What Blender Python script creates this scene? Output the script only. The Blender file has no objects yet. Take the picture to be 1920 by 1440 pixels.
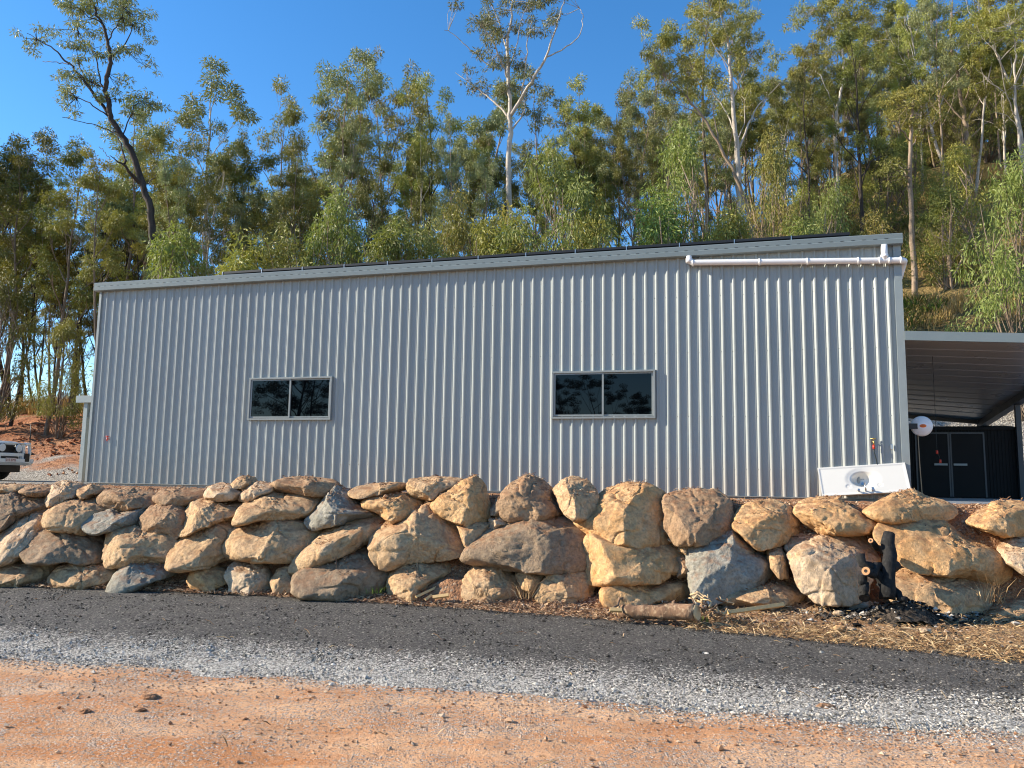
import bpy, bmesh, math, random
import numpy as np
from mathutils import Vector, Matrix
R = math.radians
S = bpy.context.scene
COL = S.collection

# ---------------------------------------------------------------- camera
FPX, PITCH, ROLL = 1464.7, .1185, .0159          # focal length in photo pixels (1920 wide), pitch up, roll
cam = bpy.data.cameras.new('camera')
cam.sensor_width = 36; cam.lens = FPX / 1920 * 36; cam.clip_end = 3000; cam.clip_start = .05
camo = bpy.data.objects.new('camera', cam); COL.objects.link(camo); S.camera = camo
EYE = np.array([0, 0, 1.6])
CF = np.array([0, math.cos(PITCH), math.sin(PITCH)]); _U = np.array([0, -math.sin(PITCH), math.cos(PITCH)]); _X = np.array([1., 0, 0])
CR = math.cos(ROLL) * _X + math.sin(ROLL) * _U; CU = -math.sin(ROLL) * _X + math.cos(ROLL) * _U
camo.matrix_world = Matrix(((CR[0], CU[0], -CF[0], 0), (CR[1], CU[1], -CF[1], 0), (CR[2], CU[2], -CF[2], 1.6), (0, 0, 0, 1)))

# ---------------------------------------------------------------- light
TH = .272                                        # the shed's long wall is turned this much from the picture plane
UU = np.array([math.cos(TH), -math.sin(TH), 0]); NN = np.array([math.sin(TH), math.cos(TH), 0])
WC = np.array([6.418, 12.643, 0])                # right hand corner of the shed
sun_h = -.985 * UU - .23 * NN; sun_h /= np.linalg.norm(sun_h)
SUN_EL = R(27)
to_sun = np.array([sun_h[0] * math.cos(SUN_EL), sun_h[1] * math.cos(SUN_EL), math.sin(SUN_EL)])
W = bpy.data.worlds.new('World'); S.world = W; W.use_nodes = True
nt = W.node_tree; bg = nt.nodes['Background']
sky = nt.nodes.new('ShaderNodeTexSky'); sky.sky_type = 'NISHITA'; sky.sun_disc = False
sky.sun_elevation = SUN_EL; sky.sun_rotation = math.atan2(to_sun[0], to_sun[1])
sky.air_density = 1.0; sky.dust_density = .1; sky.ozone_density = 3.5; sky.altitude = 300
hsv = nt.nodes.new('ShaderNodeHueSaturation'); hsv.inputs['Saturation'].default_value = 1.24
nt.links.new(sky.outputs[0], hsv.inputs['Color']); nt.links.new(hsv.outputs[0], bg.inputs[0])
bg.inputs[1].default_value = .13
sl = bpy.data.lights.new('sun', 'SUN'); sl.energy = 5; sl.angle = R(.5); sl.color = (1, .89, .72)
so = bpy.data.objects.new('sun', sl); COL.objects.link(so)
so.rotation_euler = Vector(to_sun).to_track_quat('Z', 'Y').to_euler()
S.view_settings.view_transform = 'Standard'; S.view_settings.look = 'None'
S.view_settings.exposure = .95; S.view_settings.gamma = 1
S.render.engine = 'CYCLES'
S.render.resolution_x = 1024; S.render.resolution_y = 768
S.cycles.filter_width = 1.1; S.cycles.max_bounces = 6; S.cycles.transparent_max_bounces = 4

# ---------------------------------------------------------------- helpers
def ray(px, py):
    return (px - 960) / FPX * CR - (py - 720) / FPX * CU + CF
def at_plane(px, py, p0, n):
    d = ray(px, py); return EYE + d * (np.dot(np.asarray(p0) - EYE, n) / np.dot(d, n))
def at_n(px, py, n): return at_plane(px, py, WC + n * NN, NN)         # on the vertical plane n metres behind the shed's front wall
def at_Y(px, py, Y): return at_plane(px, py, (0, Y, 0), np.array([0, 1., 0]))
def at_z(px, py, z): return at_plane(px, py, (0, 0, z), np.array([0, 0, 1.]))
def w3(u, n, z): return WC + u * UU + n * NN + np.array([0, 0, z])
def unz(P): d = np.asarray(P) - WC; return float(d @ UU), float(d @ NN), float(P[2])

def h3(i, j, k, s=0):
    v = np.sin(i * 127.1 + j * 311.7 + k * 74.7 + s * 53.3) * 43758.5453
    return v - np.floor(v)
def vnoise(P, s=0):
    P = np.asarray(P, float); f = np.floor(P); t = P - f; t = t * t * (3 - 2 * t)
    i, j, k = f[:, 0], f[:, 1], f[:, 2]; o = 0
    for a in (0, 1):
        for b in (0, 1):
            for c in (0, 1):
                w = (t[:, 0] if a else 1 - t[:, 0]) * (t[:, 1] if b else 1 - t[:, 1]) * (t[:, 2] if c else 1 - t[:, 2])
                o = o + w * h3(i + a, j + b, k + c, s)
    return o * 2 - 1
def sstep(a, b, x): t = np.clip((x - a) / (b - a), 0, 1); return t * t * (3 - 2 * t)
def fbm(P, s=0, oct=4, g=.5):
    o = 0; a = 1; P = np.asarray(P, float)
    for q in range(oct): o = o + a * vnoise(P * 2 ** q + q * 17.3, s + q); a *= g
    return o

def mesh_np(name, V, F, mat=None, parent=None, smooth=False, attr=None):
    """V (n,3), F list/array of equal length polygons"""
    V = np.asarray(V, np.float32); F = np.asarray(F, np.int32)
    me = bpy.data.meshes.new(name); n, k = F.shape
    me.vertices.add(len(V)); me.vertices.foreach_set('co', V.ravel())
    me.loops.add(n * k); me.loops.foreach_set('vertex_index', F.ravel())
    me.polygons.add(n); me.polygons.foreach_set('loop_start', np.arange(0, n * k, k, dtype=np.int32))
    try: me.polygons.foreach_set('loop_total', np.full(n, k, np.int32))
    except Exception: pass
    me.polygons.foreach_set('use_smooth', np.full(n, smooth))
    if attr is not None:
        a = me.attributes.new('tone', 'FLOAT', 'POINT'); a.data.foreach_set('value', np.asarray(attr, np.float32))
    me.update(calc_edges=True)
    if mat: me.materials.append(mat)
    o = bpy.data.objects.new(name, me); COL.objects.link(o)
    if parent: o.parent = parent
    return o
def tag(o, label=None, cat=None, group=None, kind=None):
    if label: o['label'] = label
    if cat: o['category'] = cat
    if group: o['group'] = group
    if kind: o['kind'] = kind
    return o
def empty(name, loc, label=None, cat=None, group=None, rz=0):
    o = bpy.data.objects.new(name, None); COL.objects.link(o); o.location = Vector(loc); o.rotation_euler = (0, 0, rz)
    o.empty_display_size = .2
    return tag(o, label, cat, group)

class MB:
    """collects boxes, tubes and the like; build() links them as one mesh (given in world space, re-based onto the parent)"""
    def __init__(s): s.bm = bmesh.new()
    def box(s, o, a, b, c, bev=0):
        """box from corner o with edge vectors a, b, c"""
        o, a, b, c = [Vector(x) for x in (o, a, b, c)]
        vs = [s.bm.verts.new(o + a * i + b * j + c * k) for i in (0, 1) for j in (0, 1) for k in (0, 1)]
        fs = [s.bm.faces.new([vs[q] for q in f]) for f in ((0, 1, 3, 2), (4, 6, 7, 5), (0, 4, 5, 1), (2, 3, 7, 6), (0, 2, 6, 4), (1, 5, 7, 3))]
        if bev:
            es = list({e for f in fs for e in f.edges})
            bmesh.ops.bevel(s.bm, geom=es, offset=bev, segments=2, affect='EDGES', profile=.6)
        return s
    def wbox(s, u0, u1, n0, n1, z0, z1, bev=0):
        return s.box(w3(u0, n0, z0), UU * (u1 - u0), NN * (n1 - n0), (0, 0, z1 - z0), bev)
    def tube(s, pts, rad, seg=10, cap=True):
        pts = [Vector(p) for p in pts]; n = len(pts)
        rad = rad if hasattr(rad, '__len__') else [rad] * n
        rings = []; prev = None
        for i, p in enumerate(pts):
            t = (pts[min(i + 1, n - 1)] - pts[max(i - 1, 0)]).normalized()
            a = t.orthogonal().normalized() if prev is None else (prev - t * prev.dot(t)).normalized()
            prev = a; b = t.cross(a)
            rings.append([s.bm.verts.new(p + (a * math.cos(q) + b * math.sin(q)) * rad[i]) for q in [2 * math.pi * k / seg for k in range(seg)]])
        for r0, r1 in zip(rings, rings[1:]):
            for k in range(seg):
                f = s.bm.faces.new((r0[k], r0[(k + 1) % seg], r1[(k + 1) % seg], r1[k])); f.smooth = True
        if cap: s.bm.faces.new(rings[0][::-1]); s.bm.faces.new(rings[-1])
        return s
    def poly_prism(s, pts, d):
        d = Vector(d); a = [s.bm.verts.new(Vector(p)) for p in pts]; b = [s.bm.verts.new(Vector(p) + d) for p in pts]
        s.bm.faces.new(a); s.bm.faces.new(b[::-1]); n = len(a)
        for i in range(n): s.bm.faces.new((a[i], b[i], b[(i + 1) % n], a[(i + 1) % n]))
        return s
    def build(s, name, mat, parent=None, local=False, jitter=0, seed=1):
        bmesh.ops.recalc_face_normals(s.bm, faces=s.bm.faces)
        if jitter:
            V = np.array([v.co for v in s.bm.verts]); D = np.stack([fbm(V * 14, seed + q, 3) for q in range(3)], 1) * jitter
            for v, d in zip(s.bm.verts, D): v.co += Vector(d)
        me = bpy.data.meshes.new(name)
        if parent is not None and not local:
            s.bm.transform(_wm(parent).inverted())
        s.bm.to_mesh(me); s.bm.free(); me.materials.append(mat)
        o = bpy.data.objects.new(name, me); COL.objects.link(o)
        if parent is not None: o.parent = parent
        return o
def _wm(o):
    m = Matrix.Translation(o.location) @ o.rotation_euler.to_matrix().to_4x4()
    return (_wm(o.parent) @ m) if o.parent else m

# ---------------------------------------------------------------- materials
class NT:
    def __init__(s, name):
        s.m = bpy.data.materials.new(name); s.m.use_nodes = True; s.t = s.m.node_tree; s.p = s.t.nodes['Principled BSDF']; s.out = s.t.nodes['Material Output']
    def n(s, typ, **kw):
        nd = s.t.nodes.new('ShaderNode' + typ)
        for k, v in kw.items():
            if k.startswith('i_'): s.put(nd.inputs[int(k[2:])] if k[2:].isdigit() else nd.inputs[k[2:]], v)
            else: setattr(nd, k, v)
        return nd
    def put(s, sock, v):
        if isinstance(v, bpy.types.NodeSocket): s.t.links.new(v, sock)
        elif isinstance(v, bpy.types.Node): s.t.links.new(v.outputs[0], sock)
        else:
            if hasattr(v, '__len__') and sock.type == 'RGBA' and len(v) == 3: v = (*v, 1)
            sock.default_value = v
    def math(s, op, a, b=0, c=0, clamp=False):
        nd = s.n('Math', operation=op, use_clamp=clamp); s.put(nd.inputs[0], a); s.put(nd.inputs[1], b); s.put(nd.inputs[2], c); return nd.outputs[0]
    def mix(s, f, a, b, mode='MIX'):
        nd = s.n('MixRGB', blend_type=mode); s.put(nd.inputs[0], f); s.put(nd.inputs[1], a); s.put(nd.inputs[2], b); return nd.outputs[0]
    def ramp(s, f, stops, interp='LINEAR'):
        nd = s.n('ValToRGB'); nd.color_ramp.interpolation = interp; el = nd.color_ramp.elements
        while len(el) < len(stops): el.new(.5)
        for e, (p, c) in zip(el, stops): e.position = p; e.color = (*c, 1) if hasattr(c, '__len__') else (c, c, c, 1)
        s.put(nd.inputs[0], f); return nd.outputs[0]
    def coord(s, which='Object', scale=None):
        o = s.n('TexCoord').outputs[which]
        if scale is not None:
            mp = s.n('Mapping'); s.put(mp.inputs[0], o); mp.inputs['Scale'].default_value = scale if hasattr(scale, '__len__') else (scale,) * 3; o = mp.outputs[0]
        return o
    def pos(s): return s.n('NewGeometry').outputs['Position']
    def noise(s, vec, scale, det=4, rough=.55, dist=0):
        nd = s.n('TexNoise'); s.put(nd.inputs['Vector'], vec); nd.inputs['Scale'].default_value = scale; nd.inputs['Detail'].default_value = det
        nd.inputs['Roughness'].default_value = rough; nd.inputs['Distortion'].default_value = dist; return nd.outputs[0]
    def vor(s, vec, scale, feat='F1'):
        nd = s.n('TexVoronoi', feature=feat); s.put(nd.inputs['Vector'], vec); nd.inputs['Scale'].default_value = scale; return nd
    def bump(s, h, strength=.5, dist=.02, base=None):
        nd = s.n('Bump'); s.put(nd.inputs['Height'], h); nd.inputs['Strength'].default_value = strength; nd.inputs['Distance'].default_value = dist
        if base is not None: s.put(nd.inputs['Normal'], base)
        return nd.outputs[0]
    def fin(s, col, rough=.6, metal=0, spec=.5, normal=None, coat=0):
        s.put(s.p.inputs['Base Color'], col); s.put(s.p.inputs['Roughness'], rough); s.p.inputs['Metallic'].default_value = metal
        s.p.inputs['Specular IOR Level'].default_value = spec
        if coat: s.p.inputs['Coat Weight'].default_value = coat; s.p.inputs['Coat Roughness'].default_value = .05
        if normal is not None: s.put(s.p.inputs['Normal'], normal)
        return s.m

def plain(name, col, rough=.5, metal=0, spec=.5, var=.12, sc=6, coat=0, bump=0):
    t = NT(name); v = t.coord(); n = t.noise(v, sc, 5)
    c = t.mix(n, tuple(x * (1 - var) for x in col), tuple(min(1, x * (1 + var)) for x in col))
    r = t.math('MULTIPLY_ADD', n, .2, rough - .1)
    return t.fin(c, r, metal, spec, t.bump(t.noise(v, sc * 8, 4), bump, .01) if bump else None, coat)

def mat_cladding(name, col):
    t = NT(name); g = t.pos()
    n = t.noise(g, .8, 4); mp = t.n('Mapping'); t.put(mp.inputs[0], g); mp.inputs['Scale'].default_value = (7, 7, .5)
    st = t.noise(mp.outputs[0], 1, 4)
    c = t.mix(n, tuple(x * .94 for x in col), tuple(x * 1.06 for x in col))
    sp = t.n('SeparateXYZ'); t.put(sp.inputs[0], g)
    dust = t.math('MULTIPLY', t.math('SUBTRACT', 1, t.math('MULTIPLY', t.math('SUBTRACT', sp.outputs[2], 1.37), 1.3), clamp=True), st, clamp=True)
    c = t.mix(t.math('MULTIPLY', dust, .55), c, (.42, .27, .17))
    c = t.mix(t.math('MULTIPLY', t.math('SUBTRACT', st, .45, clamp=True), .5), c, tuple(x * .8 for x in col))
    dp = t.n('VectorMath', operation='DOT_PRODUCT'); t.put(dp.inputs[0], g); dp.inputs[1].default_value = tuple(UU)
    wn = t.n('TexWhiteNoise', noise_dimensions='1D'); t.put(wn.inputs['W'], t.math('FLOOR', t.math('DIVIDE', t.math('SUBTRACT', dp.outputs['Value'], float(WC @ UU)), .76)))
    c = t.mix(1, c, t.mix(wn.outputs['Value'], (.95, .95, .95), (1.05, 1.05, 1.05)), 'MULTIPLY')
    return t.fin(c, t.math('MULTIPLY_ADD', st, .22, .3), 0, .5, t.bump(t.math('ADD', n, t.noise(g, 3.5, 2)), .25, .03))
M = {}
M['clad'] = mat_cladding('shed cladding', (.305, .335, .328))
M['trim'] = mat_cladding('shed trim', (.27, .31, .31))
M['gutter'] = plain('gutter steel', (.19, .23, .235), .38, var=.1, sc=3)
M['frame'] = plain('window frame', (.25, .275, .27), .4)
M['pvc'] = plain('white pvc', (.8, .79, .77), .35, var=.05)
M['black'] = plain('black plastic', (.012, .012, .013), .45)
M['panelglass'] = plain('solar black', (.01, .012, .02), .15)
M['alu'] = plain('aluminium', (.6, .6, .6), .35, 1)
M['white'] = plain('white paint', (.78, .79, .8), .25, coat=.5, var=.04)
M['chrome'] = plain('chrome', (.6, .58, .55), .38, 1)
M['brass'] = plain('brass', (.6, .42, .14), .3, 1)
M['red'] = plain('red plastic', (.62, .05, .02), .4)
M['orange'] = plain('orange badge', (.85, .17, .02), .4)
M['hose'] = plain('black hose', (.015, .02, .017), .5)
M['tanhose'] = plain('tan hose', (.35, .25, .14), .6)
M['marble'] = plain('vanity top', (.66, .64, .585), .2, var=.03, coat=.6)
M['darkshed'] = plain('dark shed steel', (.005, .0055, .006), .6, spec=.2)
M['darktrim'] = plain('dark shed trim', (.045, .05, .055), .45)
M['tyre'] = plain('rubber', (.015, .015, .015), .8, bump=.4, sc=12)
M['plate'] = plain('plate', (.7, .62, .6), .4)
M['maroon'] = plain('maroon letters', (.3, .03, .04), .4)
M['carglass'] = plain('car glass', (.01, .012, .014), .05)
M['lamp'] = plain('lamp lens', (.75, .76, .78), .12, coat=.8, var=.25, sc=30)
M['concrete'] = plain('concrete', (.36, .33, .3), .85, bump=.4, sc=8)
M['pine'] = plain('sawn pine', (.62, .4, .17), .6, var=.2, sc=4, bump=.3)
M['rope'] = plain('grey cable', (.3, .33, .36), .7)
def mat_glass():
    t = NT('tinted glass'); lw = t.n('LayerWeight'); lw.inputs[0].default_value = .5
    n = t.noise(t.coord(), 1.2, 2)
    return t.fin((.001, .002, .003), .01, 0, .28, t.bump(n, .02, .01))
M['glass'] = mat_glass()
def mat_under():
    t = NT('carport roof sheet'); n = t.noise(t.pos(), 1.5, 3)
    return t.fin(t.mix(n, (.34, .34, .33), (.41, .405, .39)), t.math('MULTIPLY_ADD', n, .15, .22), .35, .5)
M['under'] = mat_under()

def mat_rock(name, a, b, c, dark):
    t = NT(name); v = t.coord(); oi = t.n('ObjectInfo').outputs['Random']
    vv = t.n('VectorMath', operation='ADD'); t.put(vv.inputs[0], v); cx = t.n('CombineXYZ'); t.put(cx.inputs[0], t.math('MULTIPLY', oi, 50)); t.put(vv.inputs[1], cx.outputs[0]); v = vv.outputs[0]
    n1 = t.noise(v, 1.6, 6, .6, .6); n2 = t.noise(v, 6, 7, .65); n3 = t.noise(v, 30, 5, .7); n4 = t.noise(v, 3.1, 5, .6, 1.2)
    col = t.mix(t.ramp(n1, [(.35, 0), (.65, 1)]), a, b)
    col = t.mix(t.ramp(n2, [(.45, 0), (.7, 1)]), col, c)
    col = t.mix(t.math('MULTIPLY', t.ramp(n4, [(.54, 0), (.70, 1)]), .5), col, dark)
    col = t.mix(t.ramp(n3, [(.3, .45), (.55, 0)]), col, tuple(x * .45 for x in dark))
    up = t.n('SeparateXYZ'); t.put(up.inputs[0], t.n('NewGeometry').outputs['Normal'])
    soil = t.math('MULTIPLY', t.ramp(up.outputs[2], [(.55, 0), (.92, 1)]), t.ramp(t.noise(v, 9, 5), [(.4, 0), (.6, 1)]))
    col = t.mix(t.math('MULTIPLY', soil, .8), col, (.30, .145, .07))
    cell = t.vor(v, 11).outputs['Distance']
    h = t.math('ADD', t.math('MULTIPLY', n2, 1.0), t.math('ADD', t.math('MULTIPLY', n3, .55), t.math('MULTIPLY', cell, .35)))
    pit = t.ramp(t.noise(v, 24, 6, .8), [(.36, 0), (.5, 1)]); col = t.mix(t.math('MULTIPLY', t.math('SUBTRACT', 1, pit), .22), col, dark)
    h = t.math('ADD', h, t.math('MULTIPLY', pit, .4)); nb = t.bump(h, .7, .03); nb = t.bump(t.noise(v, 60, 5, .8), .7, .007, nb)
    return t.fin(col, .92, 0, .2, nb)
ROCK = {
 't': mat_rock('tan sandstone', (.62, .405, .215), (.69, .475, .275), (.56, .345, .17), (.33, .205, .13)),
 'y': mat_rock('yellow sandstone', (.70, .41, .185), (.76, .50, .26), (.62, .31, .11), (.42, .245, .12)),
 'b': mat_rock('brown rock', (.43, .28, .16), (.53, .35, .205), (.35, .21, .115), (.20, .125, .09)),
 'g': mat_rock('grey rock', (.36, .335, .27), (.45, .41, .33), (.29, .265, .21), (.19, .17, .135)),
 'p': mat_rock('pale rock', (.68, .50, .33), (.74, .56, .37), (.60, .39, .21), (.40, .30, .21)),
 'd': mat_rock('dark weathered rock', (.35, .245, .15), (.47, .34, .22), (.28, .19, .12), (.14, .10, .075)),
}
def mat_soil(name='red soil'):
    t = NT(name); g = t.pos(); n1 = t.noise(g, 2.2, 6, .6); n2 = t.noise(g, 14, 6, .7); c = t.vor(g, 38)
    col = t.mix(t.ramp(n1, [(.35, 0), (.65, 1)]), (.34, .15, .07), (.42, .24, .13))
    col = t.mix(t.ramp(n2, [(.4, 0), (.6, .8)]), col, (.17, .09, .055))
    col = t.mix(t.ramp(c.outputs['Color'], [(.8, 0), (.85, .8)]), col, (.46, .34, .23))
    h = t.math('ADD', n2, t.math('MULTIPLY', c.outputs['Distance'], -.5))
    return t.fin(col, .95, 0, .1, t.bump(h, 1, .03))
M['soil'] = mat_soil()

# ---------------------------------------------------------------- ground: dirt sheet, gravel road
def quadfit(px):
    P = np.array([at_z(x, y, 0)[:2] for x, y in px]); return np.polyfit(P[:, 0], P[:, 1], 2)
EDGE_TOP = quadfit([(0, 1099), (300, 1110), (600, 1126), (960, 1146), (1300, 1176), (1600, 1215), (1920, 1240)])
EDGE_MID = quadfit([(0, 1195), (300, 1210), (600, 1232), (960, 1254), (1300, 1281), (1600, 1307), (1920, 1330)])
EDGE_LOW = quadfit([(0, 1237), (300, 1255), (600, 1280), (960, 1308), (1300, 1335), (1600, 1358), (1920, 1375)])
def curve(cf, x):
    x = np.asarray(x, float); xc = np.clip(x, -9, 7); sl_ = 2 * cf[0] * xc + cf[1]
    return cf[0] * xc ** 2 + cf[1] * xc + cf[2] + (x - xc) * sl_
def curve_node(t, cf, sx):
    return t.math('ADD', t.math('MULTIPLY', t.math('MULTIPLY', sx, sx), cf[0]), t.math('MULTIPLY_ADD', sx, cf[1], cf[2]))
def ground_mat(name, road):
    t = NT(name); g = t.pos(); sp = t.n('SeparateXYZ'); t.put(sp.inputs[0], g); sx, sy = sp.outputs[0], sp.outputs[1]
    wob = t.math('MULTIPLY_ADD', t.noise(g, 1.1, 5, .6), 1.2, -.6)
    fine = t.noise(g, 16, 5, .75)
    cell = t.vor(g, 68); cell2 = t.vor(g, 120); cc = t.n('SeparateColor'); t.put(cc.inputs[0], cell.outputs['Color']); rnd = cc.outputs[0]; rnd2 = cc.outputs[1]
    white = t.ramp(rnd2, [(0, (.11, .10, .085)), (.45, (.33, .305, .26)), (1, (.60, .555, .48))])
    darks = t.ramp(rnd2, [(0, (.032, .029, .025)), (.6, (.078, .071, .061)), (.93, (.15, .137, .118)), (1, (.40, .36, .30))])
    if road:
        d = t.math('SUBTRACT', sy, curve_node(t, EDGE_MID, sx))      # + = dark side
        d = t.math('ADD', d, t.math('MULTIPLY', wob, .35))
        k = t.math('GREATER_THAN', t.math('MULTIPLY_ADD', d, .95, .55), rnd)
        col = t.mix(k, white, darks)
        big = t.noise(g, .7, 4); col = t.mix(t.ramp(big, [(.45, 0), (.75, .35)]), col, (.10, .085, .07))
        h = t.math('ADD', t.math('MULTIPLY', cell.outputs['Distance'], -1.0), t.math('MULTIPLY', cell2.outputs['Distance'], -.4))
        return t.fin(col, .75, 0, .3, t.bump(h, .8, .012))
    d = t.math('SUBTRACT', curve_node(t, EDGE_LOW, sx), sy)          # + = towards the dirt
    mp = t.n('Mapping'); t.put(mp.inputs[0], g); mp.inputs['Scale'].default_value = (.45, 1.6, 1); mp.inputs['Rotation'].default_value = (0, 0, .25)
    streak = t.noise(mp.outputs[0], 1.3, 6, .62, .5)
    n1 = t.noise(g, .9, 5, .6)
    dirt = t.mix(t.ramp(streak, [(.40, 0), (.58, 1)]), (.50, .205, .075), (.70, .42, .235))
    dirt = t.mix(t.ramp(fine, [(.38, .0), (.7, .55)]), dirt, (.54, .36, .23))
    dirt = t.mix(t.ramp(t.noise(g, 45, 4, .8), [(.34, .7), (.5, 0)]), dirt, (.24, .11, .055))
    greyp = t.ramp(t.math('ADD', t.math('MULTIPLY', n1, .6), t.math('MULTIPLY', t.noise(mp.outputs[0], .8, 4), .4)), [(.44, .10), (.60, .75)])
    near = t.math('SUBTRACT', .55, t.math('MULTIPLY', t.math('ADD', d, t.math('MULTIPLY', wob, .5)), 1.25), clamp=True)
    prob = t.math('MAXIMUM', greyp, near)
    k = t.math('GREATER_THAN', prob, rnd)
    grav = t.mix(.5, t.ramp(rnd2, [(0, (.20, .16, .13)), (.5, (.36, .31, .26)), (1, (.58, .52, .45))]), (.50, .31, .19))
    grav = t.mix(t.math('MULTIPLY', near, 1.3, clamp=True), grav, white)
    col = t.mix(k, dirt, grav)
    h = t.math('ADD', t.math('MULTIPLY', t.math('MULTIPLY', cell.outputs['Distance'], k), -.5), t.math('ADD', t.math('MULTIPLY', fine, .6), t.math('MULTIPLY', n1, .8)))
    return t.fin(col, .95, 0, .1, t.bump(t.math('ADD', h, t.math('MULTIPLY', t.noise(g, 60, 3, .8), .5)), 1, .022))
M['dirt'] = ground_mat('dirt ground', False); M['road'] = ground_mat('gravel road', True)

def grid(xs, ys, zf):
    X, Y = np.meshgrid(xs, ys); P = np.stack([X.ravel(), Y.ravel()], 1); V = np.column_stack([P, zf(P[:, 0], P[:, 1])])
    nx, ny = len(xs), len(ys); i = np.arange(nx - 1)[None, :] + np.arange(ny - 1)[:, None] * nx
    return V, np.stack([i, i + 1, i + nx + 1, i + nx], -1).reshape(-1, 4)
def lump(x, y, s=0): return fbm(np.stack([x * 1.6, y * 1.6, x * 0 + s], 1), s, 4)
near_x = np.concatenate([[-600, -200, -60, -30, -16], np.arange(-12, 11.01, .06), [14, 25, 60, 200, 600]])
near_y = np.concatenate([[-600, -200, -60, -25, -10, -4, 0, 2], np.arange(3, 9.5, .05), [12, 20, 40, 120, 300, 600]])
def dirt_z(x, y):
    m = np.exp(-((x) / 14) ** 4) * np.exp(-((y - 5) / 5) ** 4)
    return (.014 * lump(x, y, 3) + .006 * lump(x * 5, y * 5, 5)) * m
V, F = grid(near_x, near_y, dirt_z)
dl = (V[:, 1] - curve(EDGE_LOW, V[:, 0]) - .10); V[:, 2] -= np.clip(dl * .25, 0, .05) * (V[:, 1] < 60)     # dips below the road strip
tag(mesh_np('ground', V, F, M['dirt'], smooth=True), 'orange dirt track scattered with gravel in the foreground', 'ground', kind='structure')
# the gravel road: follows the two edges
xs = np.concatenate([np.linspace(-60, -10, 26)[:-1], np.arange(-10, 9, .05), np.linspace(9, 40, 16)])
ts = np.linspace(0, 1, 60)
rg = np.random.default_rng(4)
lo = curve(EDGE_LOW, xs) + .05 * fbm(np.stack([xs * 3, xs * 0, xs * 0], 1), 4, 4) - .02
hi = curve(EDGE_TOP, xs) + .10 * fbm(np.stack([xs * 2, xs * 0, xs * 0], 1), 8, 5)
X = np.repeat(xs[None], 60, 0); Y = lo + (hi - lo) * ts[:, None]
Zr = .012 + .012 * np.sin(np.pi * ts)[:, None] + .006 * lump(X.ravel() * 3, Y.ravel() * 3, 9).reshape(X.shape)
Zr = Zr + .008 * sstep(0, .1, ts[:, None]) - .022 * (1 - sstep(0, .04, ts[:, None]))
V = np.stack([X.ravel(), Y.ravel(), Zr.ravel()], 1); nx = len(xs)
i = np.arange(nx - 1)[None, :] + np.arange(59)[:, None] * nx
tag(mesh_np('road', V, np.stack([i, i + 1, i + nx + 1, i + nx], -1).reshape(-1, 4), M['road'], smooth=True), 'dark crushed gravel driveway with a pale loose gravel edge', 'road', kind='structure')

# ---------------------------------------------------------------- rock wall geometry: base line, batter, earth behind
BL = np.array([0, 10.1, 0]); BT = np.array([1, -.15, 0]); BT /= np.linalg.norm(BT); BN = np.array([-BT[1], BT[0], 0])   # along / into the slope
BAT = .62
def wall_pt(px, py):
    """where the pixel's ray meets the leaning face of the rock wall"""
    n = BN - np.array([0, 0, BAT]); return at_plane(px, py, BL, n)
def bcoord(P): d = np.asarray(P) - BL; return d @ BT, d @ BN
PADZ = 1.27
def mat_terr():
    t = NT('hillside'); g = t.pos(); sp = t.n('SeparateXYZ'); t.put(sp.inputs[0], g)
    at = t.n('Attribute'); at.attribute_name = 'tone'; k = at.outputs['Fac']
    n1 = t.noise(g, .9, 6, .6); n2 = t.noise(g, 9, 6, .7); c = t.vor(g, 26)
    grav = t.ramp(c.outputs['Color'], [(.2, (.18, .16, .14)), (.5, (.34, .31, .27)), (.8, (.52, .48, .42))])
    red = t.mix(t.ramp(n1, [(.35, 0), (.65, 1)]), (.48, .18, .08), (.58, .31, .17)); red = t.mix(t.ramp(n2, [(.4, 0), (.6, .9)]), red, (.17, .08, .05))
    gr = t.mix(t.ramp(n1, [(.35, 0), (.65, 1)]), (.24, .18, .07), (.44, .30, .13)); gr = t.mix(t.ramp(n2, [(.4, 0), (.62, .8)]), gr, (.09, .08, .03))
    kk = t.math('ADD', k, t.math('MULTIPLY_ADD', n1, .5, -.25))
    col = t.mix(t.ramp(kk, [(.30, 0), (.38, 1)]), grav, red); col = t.mix(t.ramp(kk, [(.62, 0), (.70, 1)]), col, gr)
    return t.fin(col, .95, 0, .1, t.bump(t.math('ADD', n2, t.math('MULTIPLY', c.outputs['Distance'], .5)), 1, .08))
M['terr'] = mat_terr()
def hill(x, y):
    """height of the land behind the rock wall"""
    x = np.asarray(x, float); y = np.asarray(y, float)
    u = (x - WC[0]) * UU[0] + (y - WC[1]) * UU[1]; n = (x - WC[0]) * NN[0] + (y - WC[1]) * NN[1]
    k = sstep(-24, 6, u); toe = 5.8 + 1.9 * k
    s = np.interp(u, [-30, -15, 0, 8], [.42, .44, .70, .80]); cap = np.interp(u, [-30, -22, -15, 0, 8, 20], [4.8, 6.8, 16, 40, 54, 64])
    d = np.maximum(n - toe, 0)
    z = PADZ + cap * (1 - np.exp(-s * d / cap))
    z = z - .08 * np.maximum(d - 45, 0)
    P = np.stack([x * .35, y * .35, x * 0], 1)
    z = z + np.minimum(d * .25, 1) * (.22 * fbm(P, 2, 4) + .10 * fbm(P * 6, 5, 3))
    return z
def hz(x, y): return float(hill([x], [y])[0])
hx = np.concatenate([np.arange(-80, -24, 2.), np.arange(-24, 24, .28), np.arange(24, 90, 2.)])
hy = np.concatenate([np.arange(13.0, 42, .28), np.arange(42, 130, 2.)])
V, F = grid(hx, hy, lambda x, y: hill(x, y))
_, mm = bcoord(V.copy().astype(float)); 
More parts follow.
